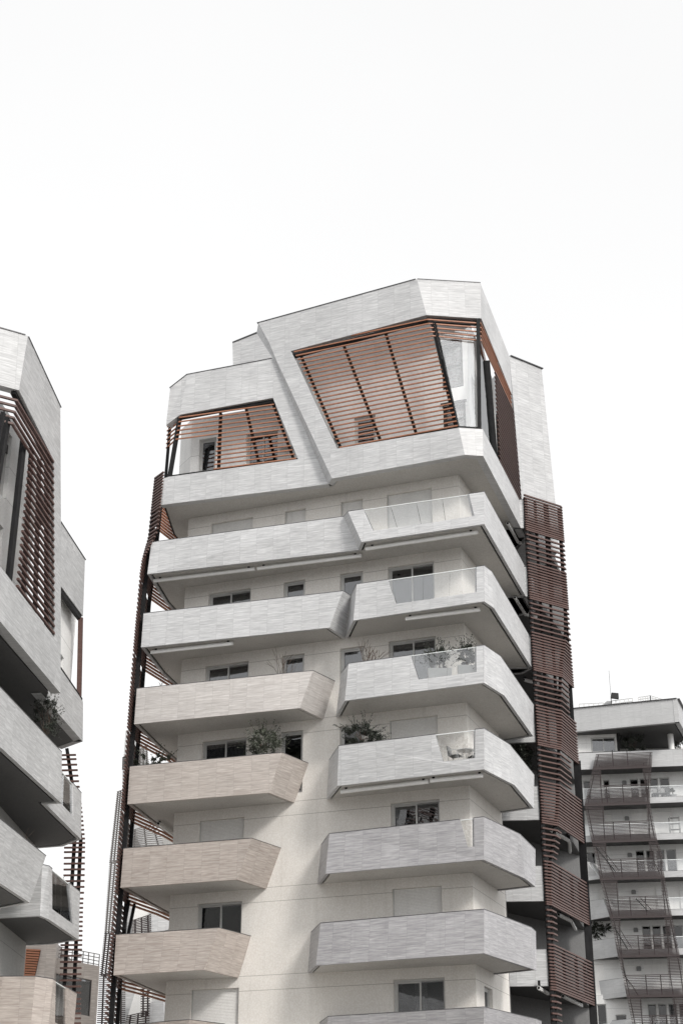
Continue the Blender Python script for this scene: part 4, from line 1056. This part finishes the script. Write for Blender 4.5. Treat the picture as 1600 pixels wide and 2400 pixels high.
# rooftop railings, cabin, camera mast
def rail(f, tlp, trp, h, nm='roof_railing', mt='alu', back=2.0, n=6):
    a = on1b(tlp, back); b = on1b(trp, back); m = MB()
    for i in range(n): dz = Vector((0, 0, -h*i/(n-1) if n > 1 else 0)); m.bar(a+dz, b+dz, .05, .05)
    for i in range(6): q = a.lerp(b, i/5); m.bar(q, q-Vector((0, 0, h+.6)), .07)
    m.build(nm, mt, rt)
def on1b(p, back): n = Vector((-(r1-r0).y, (r1-r0).x)).normalized()*back; return hpl(ZR1(*p), r0+n, r1+n)
rail(None, (556, 138), (850, 98), 1.5); rail(None, (930, 88), (1100, 62), 1.3, n=7); rail(None, (1100, 62), (1290, 120), 1.0); rail(None, (95, 182), (440, 165), 1.0, n=3)
g = MB(); g.slab3([on1b((400, 215), 2.5), on1b((492, 135), 2.5), on1b((560, 140), 2.5), on1b((560, 260), 2.5), on1b((400, 260), 2.5)], (.2, 2, 0)); g.build('roof_cabin', 'stone_far', rt)
g = MB(); a = on1b((545, 75), 1.5); g.bar(a+Vector((0, 0, -1.5)), a, .07); g.bar(a+Vector((0, 0, 0)), a+Vector((0, 0, 2.6)), .03); g.slab3([a+Vector((0, 0, -.1)), a+Vector((.75, 0, -.2)), a+Vector((.75, 0, .35)), a+Vector((.1, 0, .4))], (0, .3, 0)); g.build('roof_mast', 'alu_dark', rt)
# slat net
scr = MB(); ztop = Ro[0].z
for j in range(0, 10):
    for i in range(18):
        z = zr(j)-.2+1.85*(i/17)**1.35
        if z > ztop+.02: continue
        scr.sweep([nx(interp(Lo, z)), nx(interp(Ro, z))], z, .07, .06)
    for i in range(1, 12):
        z = zr(j)-.2-(FH-1.85)*(i/12)
        scr.sweep([nx(interp(Lo, z)), nx(interp(Li, z))], z, .07, .06); scr.sweep([nx(interp(Ri, z)), nx(interp(Ro, z))], z, .07, .06)
sn = scr.build('slat_screen', 'slat_dark', rt)
g = MB()
def netpost(fx, z1_, z0_, w_=.07):
    z = z1_; g = MB()
    while z > z0_:
        z2 = max(z0_, z-1.0); g.bar(V3(nx(fx(z))+FN*.1, z), V3(nx(fx(z2))+FN*.1, z2), w_); z = z2
    g.build('post', 'alu_dark', sn)
netpost(lambda z: interp(Lo, z)+.25, ztop, 14); netpost(lambda z: interp(Li, z)-.1, ztop-1, 14); netpost(lambda z: interp(Ri, z)+.15, ztop-1, 14); netpost(lambda z: interp(Ro, z)-.2, ztop, 14)
for j in range(0, 9):
    for t in (.35, .6):
        x0 = interp(Lo, zr(j)); x1 = interp(Ro, zr(j)); x = x0+(x1-x0)*t; g.bar(V3(nx(x)+FN*.1, zr(j)-.2), V3(nx(x)+FN*.1, zr(j)+1.62), .07)
for a, b in ((onF(ZR1, 330, 2200, back=NB), onF(ZR2, 610, 200, back=NB)), (onF(ZR2, 900, 580, back=NB), onF(ZR2, 1060, 750, back=NB)), (onF(ZR2, 590, 980, back=NB), onF(ZR2, 780, 1290, back=NB))):
    g.bar(a, b, .08); g.bar(a+Vector((.35, 0, .1)), b+Vector((.35, 0, .1)), .06)
g.build('brace', 'alu_dark', sn, each=True)

# ------------------------------------------------------------------ ROSE BUILDING (low, at the lower left)
ZP = T(0, 2150, 6.03)
pb = thing('apartment_house', 'low pinkish stone house at lower left with a big dark window and rooftop railing', 'house', (-15, 94, 0))
PA_, PB_ = Vector((-20, 88.0)), Vector((-10, 91.5))
onK = lambda *p, back=0: hpl(ZP(*p), PA_+Vector((0, back)), PB_+Vector((0, back)))
a, b, c = onK(780, 572), onK(1412, 690), onK(1375, 1500)
wn_ = [onK(*p) for p in ((782, 785), (1302, 885), (1275, 1400), (782, 1300))]
g = MB(); zc = 0
L3 = Vector((PA_.x, PA_.y, a.z)); thk = Vector((-2.0, 9, 0))
pk_ = Vector((-.1, .4, 0)); a0 = Vector((a.x, a.y, 0)); c0 = Vector((c.x, c.y, 0))
g.slab3([a, wn_[0], wn_[1], b], pk_); g.slab3([b, wn_[1], wn_[2], c0], pk_); g.slab3([c0, wn_[2], wn_[3], a0], pk_); g.slab3([a, a0, wn_[3], wn_[0]], pk_)
g.slab3([Vector((c.x, c.y, 0)), b, b+thk, Vector((c.x, c.y, 0))+thk], (-.4, 0, 0))
g.slab3([onK(350, 372, back=-.5), onK(805, 352, back=-.5), Vector((onK(780, 900, back=-.5).x, onK(780, 900, back=-.5).y, 0)), Vector((onK(350, 900, back=-.5).x, onK(350, 900, back=-.5).y, 0))], Vector((-.2, 8, 0)))
g.build('wall', 'stone_rose', pb)
g = MB(); g.slab3([p+Vector((-.05, .3, 0)) for p in wn_], (0, .02, 0)); wp = g.build('window_glass', 'pane', pb)
g = MB(); g.slab3([p+Vector((-.1, 1.2, 0)) for p in wn_], (0, .1, 0)); g.build('room_interior', 'inside', pb)
lo = [onK(375, 440, back=-.62), onK(577, 460, back=-.62), onK(495, 832, back=-.62), onK(345, 832, back=-.62)]
g = MB(); g.slab3([q+Vector((0, .08, 0)) for q in lo], (0, .03, 0)); g.build('loggia_recess', 'inside', pb)
g = MB(); zt2 = lo[0].z; zb2 = lo[3].z; n = 11
for i in range(n):
    z = zb2+(zt2-zb2)*(i+.5)/n; l = lerp_at(lo[0], lo[3], z); r = lerp_at(lo[1], lo[2], z); g.bar(l+Vector((0, -.03, 0)), r+Vector((0, -.03, 0)), .09)
g.build('louvre', 'slat_orange', pb)
g = MB(); ra, rb_ = onK(800, 408, back=.6), onK(1410, 525, back=.6)
for i in range(8): g.bar(ra-Vector((0, 0, .19*i)), rb_-Vector((0, 0, .19*i)), .04)
for i in range(9): q = ra.lerp(rb_, i/8); g.bar(q, q-Vector((0, 0, 1.7)), .05)
g.build('roof_railing', 'slat_grey', pb)

# ------------------------------------------------------------------ REAR TOWER glimpsed past the left edge of the main one
bt = thing('apartment_tower', 'hazy grey tower glimpsed behind the left edge of the middle tower with thin grey slats', 'apartment building', (-14, 108, 0), 'angular apartment towers with slat screens')
YB = 104.0
def onB(*p, back=0): return hpl(ZN(*p), (-20, YB+back), (-5, YB+back))
def gz(v, z): return Vector((v.x, v.y, z))
g = MB()
a = [onB(250, 42), onB(300, 20), onB(345, 60), onB(345, 900), onB(215, 900), onB(228, 330)]
g.slab3(a, (0, 8, 0)); 
g.slab3([onB(300, 820, back=3), onB(610, 860, back=3), gz(onB(610, 860, back=3), 0), gz(onB(300, 860, back=3), 0)], (0, 8, 0))
g.build('wall', 'stone_left', bt)
zg = []
def bandb(tlp, trp, brp, blp, mt, nm, back, th=.3):
    g = MB(); g.slab3([onB(*tlp, back=back), onB(*trp, back=back), onB(*brp, back=back), onB(*blp, back=back)], (0, th, 0)); g.build(nm, mt, bt)
bandb((370, 1480), (462, 1440), (470, 1660), (300, 1660), 'inside', 'window_recess', 2.9, .05)
bandb((455, 1420), (620, 1500), (620, 1600), (455, 1640), 'stone', 'balcony', .2, 1)
bandb((300, 1395), (455, 1365), (455, 1640), (300, 1640), 'wall_far', 'loggia_wall', 1.2)
bandb((345, 2040), (460, 2060), (440, 2352), (250, 2352), 'wall_far', 'loggia_wall', 1.2)
bandb((430, 2190), (545, 2150), (560, 2352), (415, 2352), 'stone', 'balcony', -.4, 1)
bandb((540, 870), (620, 880), (620, 960), (540, 960), 'wall_cool', 'wall', 1.2)
def louvre(tlp, trp, brp, blp, n, back, mt='slat_grey', w_=.06, posts=3):
    A_, B_, C_, D_ = [onB(*p, back=back) for p in (tlp, trp, brp, blp)]
    m = MB()
    for i in range(n):
        t = i/(n-1); m.bar(A_.lerp(D_, t), B_.lerp(C_, t), w_)
    for i in range(posts):
        t = (i+.5)/posts; m.bar(A_.lerp(B_, t)+Vector((0, .1, 0)), D_.lerp(C_, t)+Vector((0, .1, 0)), .1)
    m.build('slat_screen', mt, bt)
louvre((182, 525), (240, 505), (195, 1080), (120, 1080), 34, -1.2)
louvre((122, 1080), (215, 1060), (150, 1640), (82, 1640), 34, -1.2)
louvre((82, 1640), (170, 1630), (130, 2000), (48, 1960), 22, -1.2, 'slat_dark')
louvre((45, 1960), (250, 1960), (250, 2420), (22, 2420), 30, -1.2, 'slat_dark')
louvre((355, 195), (425, 150), (435, 330), (345, 330), 13, -.6)
louvre((225, 255), (262, 240), (258, 350), (222, 345), 7, -.6)
louvre((290, 830), (500, 770), (560, 960), (270, 960), 12, -.6)
louvre((300, 1540), (450, 1490), (455, 1650), (300, 1650), 11, -.8, 'slat_dark')
louvre((370, 2060), (445, 2050), (440, 2290), (370, 2290), 13, -.8, 'slat_dark', posts=2)
louvre((260, 2290), (440, 2250), (440, 2400), (240, 2400), 9, -.9, 'slat_dark')

# ------------------------------------------------------------------ PLANTS AND FURNITURE
rng = random.Random(7)
def rv(r=1.0): return Vector((rng.uniform(-r, r), rng.uniform(-r, r), rng.uniform(-r, r)))
def branches(m, p, d, L, r, depth, tips, spread=.6, up=.25, wob=.25):
    q = p; n = 3
    for i in range(n):
        d2 = (d+rv(wob)).normalized(); e = q+d2*(L/n); m.tube(q, e, r*(1-.25*i/n), r*(1-.25*(i+1)/n), n=5, caps=False); q = e; d = d2
    tips.append((q, d))
    if depth > 0:
        for _ in range(rng.choice((2, 3))):
            nd2 = (d+rv(spread)+Vector((0, 0, up))).normalized(); branches(m, q, nd2, L*rng.uniform(.6, .85), r*.62, depth-1, tips, spread, up, wob)
def leaf(m, c, s, n):
    a = rv().normalized(); b = a.cross(rv()).normalized(); a, b = a*s, b*s*.32
    m.add([c-a, c+b, c+a, c-b], [(0, 1, 2, 3)])
def pot_obj(parent, c, w, h, mt='pot', round_=False):
    m = MB()
    if round_:
        n = 14
        ring = lambda r, z: [(c.x+r*cos(2*pi*i/n), c.y+r*sin(2*pi*i/n), z) for i in range(n)]
        R = [ring(w*.36, c.z), ring(w*.5, c.z+h*.92), ring(w*.55, c.z+h*.93), ring(w*.55, c.z+h), ring(w*.46, c.z+h), ring(w*.44, c.z+h*.85)]
        m.add(sum(R, []), [tuple(range(n-1, -1, -1))]+[(k*n+i, k*n+(i+1) % n, (k+1)*n+(i+1) % n, (k+1)*n+i) for k in range(5) for i in range(n)]+[tuple(range(5*n, 6*n))])
    else:
        a, b = w/2, w*.28
        P = lambda s, z: [(c.x-a*s, c.y-b*s, z), (c.x+a*s, c.y-b*s, z), (c.x+a*s, c.y+b*s, z), (c.x-a*s, c.y+b*s, z)]
        R = [P(.92, c.z), P(1, c.z+h), P(.93, c.z+h), P(.9, c.z+h*.88)]
        m.add(sum(R, []), [(3, 2, 1, 0)]+[(k*4+i, k*4+(i+1) % 4, (k+1)*4+(i+1) % 4, (k+1)*4+i) for k in range(3) for i in range(4)]+[(12, 13, 14, 15)])
    o = m.build('pot' if round_ else 'planter', mt, parent)
    s = MB(); s.prism([(c.x+w*.40*cos(i), c.y+(w*.40 if round_ else w*.2)*sin(i), 0) for i in [2*pi*j/10 for j in range(10)]], c.z+h*.7, c.z+h*.9); s.build('soil', 'soil', o)
    return o
def plant(name, label, cat, c, floor, rx, rz, kind='leafy', dens=1.0, mt='leaf', pw=.5, ph=.4, pmt='pot', group='potted plants on the balconies', round_=True, ls=.075, ry=None):
    """c = centre of the crown, floor = height of what the pot stands on"""
    ry = ry or rx*.8
    t = thing(name, label, cat, (c.x, c.y, floor), group)
    base = Vector((c.x, c.y, floor)); pot_obj(t, base, pw, ph, pmt, round_)
    st = base+Vector((0, 0, ph*.85)); m = MB(); tips = []
    if kind == 'bare':
        H = c.z+rz-st.z
        for i in range(int(5*dens)):
            branches(m, st+rv(.06), (Vector((rng.uniform(-1, 1)*rx*.9, rng.uniform(-1, 1)*.3, H*.8))).normalized(), H*.42, .012+.006*dens, 2, tips, .55, .35)
        m.build('twigs', 'bark', t); return t
    if kind == 'spiky':
        heads = [(c+Vector((rng.uniform(-1, 1)*rx*.5, rng.uniform(-.3, .3), rng.uniform(-.3, 1)*rz*.6))) for _ in range(max(1, int(5*dens)))]
        for h in heads: m.tube(st, h, .05, .03, n=6)
        m.build('stem', 'bark', t); lm = MB()
        for h in heads:
            for i in range(70):
                d = rv().normalized(); d.z = d.z*.8+.25; d.normalize(); L = rx*rng.uniform(.45, .7); s = d.cross(Vector((0, 0, 1))).normalized()*.022
                mid = h+d*L*.6; e = h+d*L-Vector((0, 0, L*.25)); lm.add([h-s, mid-s*1.4, e, mid+s*1.4, h+s], [(0, 1, 2, 3, 4)])
        lm.build('foliage', mt, t); return t
    top = c+Vector((0, 0, -rz*.55)); m.tube(st, top, .035, .025, n=6)
    for i in range(10):
        a = rng.uniform(0, 2*pi); e = c+Vector((cos(a)*rx*.65*rng.random(), sin(a)*ry*.65*rng.random(), rng.uniform(-.5, .7)*rz)); branches(m, top, (e-top).normalized(), (e-top).length*.6, .014, 1, tips, .5, .2)
    m.build('stem', 'bark', t)
    lm = MB(); clumps = []
    while len(clumps) < int(34*dens):
        q = rv()
        if q.length < 1: q = q.normalized()*(q.length**.45); clumps.append(c+Vector((q.x*rx*rng.uniform(.8, 1.05), q.y*ry, q.z*rz*rng.uniform(.8, 1.1))))
    for q in clumps:
        rr = rng.uniform(.10, .2)*min(rx, rz)*1.6
        for _ in range(int(90*dens)+8):
            d = rv(); 
            if d.length > 1: continue
            leaf(lm, q+d*rr, ls*rng.uniform(.6, 1.2), None)
        for _ in range(2):      # shoots that break the outline
            d = (q-c+rv(.3)+Vector((0, 0, .25))).normalized()
            for s in range(7): leaf(lm, q+d*(rr+s*ls*.9)+rv(.015), ls*.8, None)
    lm.build('foliage', mt, t); return t
def at(p, a, b, inset):
    """point on a vertical plane standing inset metres behind the parapet line a-b"""
    n = nin(a, b).normalized()*inset; return hpl(p, xy(a)+xy(n), xy(b)+xy(n))
def sc(y): return y/FPX/.906
bA4, bB4 = xy(hz(ZE(225, 812), zk(4))), xy(hz(ZE(1170, 735), zk(4)))
bA3, bB3 = xy(hz(ZC(42, 1703), zk(3))), xy(hz(ZC(1148, 1595), zk(3)))
rA4, rB4 = xy(hz(ZF(235, 632), zk(4))), xy(hz(ZF(1133, 530), zk(4)))
rA3, rB3 = xy(hz(ZD(72, 1417), zk(3))), xy(hz(ZD(925, 1307), zk(3)))
fl = lambda k: zk(k)+.34
plant('olive_shrub', 'dense grey green olive shrub above the beige balcony beside the tall dark window', 'shrub', at(ZE(1135, 400), bA4, bB4, .8), fl(4), .62, .62)
plant('olive_shrub', 'dark round shrub in front of the small window between both balcony stacks', 'shrub', at(ZF(385, 318), rA4, rB4, .75), fl(4), .78, .48, mt='leaf_dark')
plant('leafy_bush', 'low spreading bush peeking over the left end of a beige balcony near the slats', 'shrub', at(ZN(475, 290), bA4, bB4, 1.9), fl(4), .95, .34, mt='leaf', dens=.8)
plant('bare_tree', 'bare twiggy shrub rising over the right balcony beside the narrow window', 'shrub', at(ZD(190, 1130), rA3, rB3, .6), fl(3), .50, .50, kind='bare', dens=1.5)
plant('bare_tree', 'bare little tree in front of the curtained small window on the left balcony', 'shrub', at(ZC(1005, 1300), bA3, bB3, .7), fl(3), .30, .52, kind='bare', dens=.9)
plant('bare_tree', 'thin leafless twigs at the left end of a balcony against the sky', 'shrub', at(ZC(225, 1380), bA3, bB3, 1.3), fl(3), .35, .40, kind='bare', dens=.5)
for px, pb_, w_, lb_ in ((650, 1160, .95, 'wider bush in a white box behind the glass balustrade'), (815, 1140, .72, 'narrower bush in a white box behind glass beside the stone corner pier')):
    c = at(ZD(px, pb_), rA3, rB3, .55); plant('boxed_bush', lb_, 'shrub', c, fl(3), w_*.48, .46, mt='leaf_dark', pw=w_, ph=.62, round_=False, dens=.8, ry=.3)
c = hpl(ZF(1375, 400), (6, 65.4), (10, 65.2)); plant('climbing_plant', 'loose dark plant in the shade between the right balcony and the red slat screen', 'shrub', c, fl(4), .60, 1.1, mt='leaf_dark', dens=1.1)
# left tower
nA5, nB5 = b5[0], b5[1]
c = at(ZI(300, 390), nA5, nB5, .7); plant('olive_tree', 'tall wispy olive tree growing over the parapet of the near left tower', 'tree', c, z5+.34, .46, .92, dens=1.1, mt='leaf_dark', ls=.045)
c = at(ZI(375, 1545), b6[2], b6[3], .75); plant('round_shrub', 'round clipped shrub behind the glass balustrade of the near left tower', 'shrub', c, z6+.34, .42, .52, dens=1.2, mt='leaf_dark', ls=.05)
c = at(ZI(100, 1085), b6a[0], b6a[1], .7); plant('bare_tree', 'few bare twigs above the slanted balcony of the near left tower', 'shrub', c, z6+.34, .35, .30, kind='bare', dens=.5)
# far tower
G2 = 'plants on the distant tower'
q = onF(ZR1, 870, 755, back=.9); plant('leafy_bush', 'wide dark bush on the top terrace of the distant tower', 'shrub', q, zr(0)+.34, 1.1, .95, mt='leaf_dark', ls=.10, group=G2)
q = onF(ZR1, 1520, 690, back=3.5); plant('leafy_bush', 'loose tree crown at the right end of the distant top terrace', 'shrub', q, zr(0)+.34, 1.0, .9, mt='leaf_dark', ls=.10, group=G2, dens=.8)
q = hpl(ZR2(405, 1060), WA, WB); qb = hz(ZR2(420, 1425), zr(5)); q = hpl(ZR2(405, 1070), (qb.x-5, qb.y+2.1), (qb.x+5, qb.y+.6)); plant('yucca', 'big spiky dark yucca on an angular balcony of the distant tower', 'plant', q, zr(5)+.34, 1.5, 1.2, kind='spiky', mt='leaf_dark', group=G2, dens=1.4, pw=.7)
q = hpl(ZR2(300, 1120), (qb.x-5, qb.y+2.1), (qb.x+5, qb.y+.6)); plant('yucca', 'smaller spiky yucca left of the big one at the screen edge', 'plant', q, zr(5)+.34, 1.0, .6, kind='spiky', mt='leaf_dark', group=G2, dens=.5)
q = onF(ZR1, 1425, 1425, back=.6); plant('agave', 'small spiky agave in a white pot behind glass on the distant tower', 'plant', q, zr(1)+.34, .6, .2, kind='spiky', mt='leaf', group=G2, dens=.3, pw=.6, ph=.5)

# terrace set behind the glass on the right hand balcony
def ringp(c, r, z, n=20): return [Vector((c.x+r*cos(2*pi*i/n), c.y+r*sin(2*pi*i/n), z)) for i in range(n)]
fz = fl(4)
tc = hz(ZF(1022, 413), fz+.76)
t = thing('bistro_table', 'small round white bistro table behind the balcony glass', 'table', (tc.x, tc.y, fz), 'white terrace furniture')
m = MB(); m.prism([(p.x, p.y) for p in ringp(tc, .33, 0)], fz+.735, fz+.755); m.build('table_top', 'white', t)
for i in range(3):
    a = 2*pi*i/3+.4; m = MB(); p0 = Vector((tc.x+.24*cos(a), tc.y+.24*sin(a), fz)); p1 = Vector((tc.x+.06*cos(a), tc.y+.06*sin(a), fz+.4)); p2 = Vector((tc.x+.2*cos(a), tc.y+.2*sin(a), fz+.735))
    m.tube(p0, p1, .013); m.tube(p1, p2, .013); m.build('leg', 'white', t)
def chair(c, ang, label, mt, name, group, z, s=1.0, seat_mt=None):
    t = thing(name, label, 'chair', (c.x, c.y, z), group)
    R = Matrix.Rotation(ang, 3, 'Z'); P = lambda x, y, h: Vector((c.x, c.y, z))+R @ Vector((x*s, y*s, h*s))
    for x in (-.2, .2):
        for y in (-.2, .2):
            m = MB(); m.tube(P(x*1.1, y*1.15, 0), P(x, y, .44), .013*s); m.build('leg', mt, t)
    m = MB(); m.slab3([P(-.22, -.22, .44), P(.22, -.22, .44), P(.22, .22, .44), P(-.22, .22, .44)], (0, 0, .025)); m.build('seat', seat_mt or mt, t)
    m = MB(); m.slab3([P(-.21, .20, .47), P(.21, .20, .47), P(.20, .27, .86), P(-.20, .27, .86)], R @ Vector((0, .02, 0))); m.build('backrest', seat_mt or mt, t)
    m = MB()
    for x in (-.22, .22): m.tube(P(x, -.18, .64), P(x, .22, .66), .012*s); m.tube(P(x, -.18, .44), P(x, -.18, .64), .012*s)
    m.build('armrest', mt, t)
cc = hz(ZF(958, 452), fz+.44); chair(cc, radians(60), 'white metal chair left of the small round table behind glass', 'white', 'garden_chair', 'white terrace furniture', fz, seat_mt='curtain_grey')
cc = hz(ZF(1052, 455), fz+.44)+Vector((.15, .1, 0)); chair(cc, radians(-70), 'white metal chair right of the round table next to the corner pier', 'white', 'garden_chair', 'white terrace furniture', fz, seat_mt='curtain_grey')
for px, lb_ in ((1180, 'left one of two grey chairs behind glass on the distant tower'), (1285, 'right one of two grey chairs behind glass on the distant tower')):
    q = onF(ZR1, px, 1480, back=.7); chair(q, radians(180 if False else 8), lb_, 'rattan', 'terrace_chair', 'grey chairs on the distant tower', zr(1)+.34, 1.5)
q = onF(ZR1, 1390, 2005, back=.6); q2 = onF(ZR1, 1530, 2005, back=.6)
t = thing('shelf_rack', 'open metal shelf rack behind the glass on the distant tower', 'shelf', (q.x, q.y, zr(2)+.34), None)
z = zr(2)+.34
m = MB()
for a_ in (q, q2):
    for dy in (0, .4): m.bar((a_.x, a_.y+dy, z), (a_.x, a_.y+dy, z+1.9), .05)
m.build('frame', 'rattan', t)
for h in (.15, .7, 1.25, 1.8):
    m = MB(); m.slab3([Vector((q.x, q.y, z+h)), Vector((q2.x, q2.y, z+h)), Vector((q2.x, q2.y+.4, z+h)), Vector((q.x, q.y+.4, z+h))], (0, 0, .04)); m.build('shelf_board', 'rattan', t)
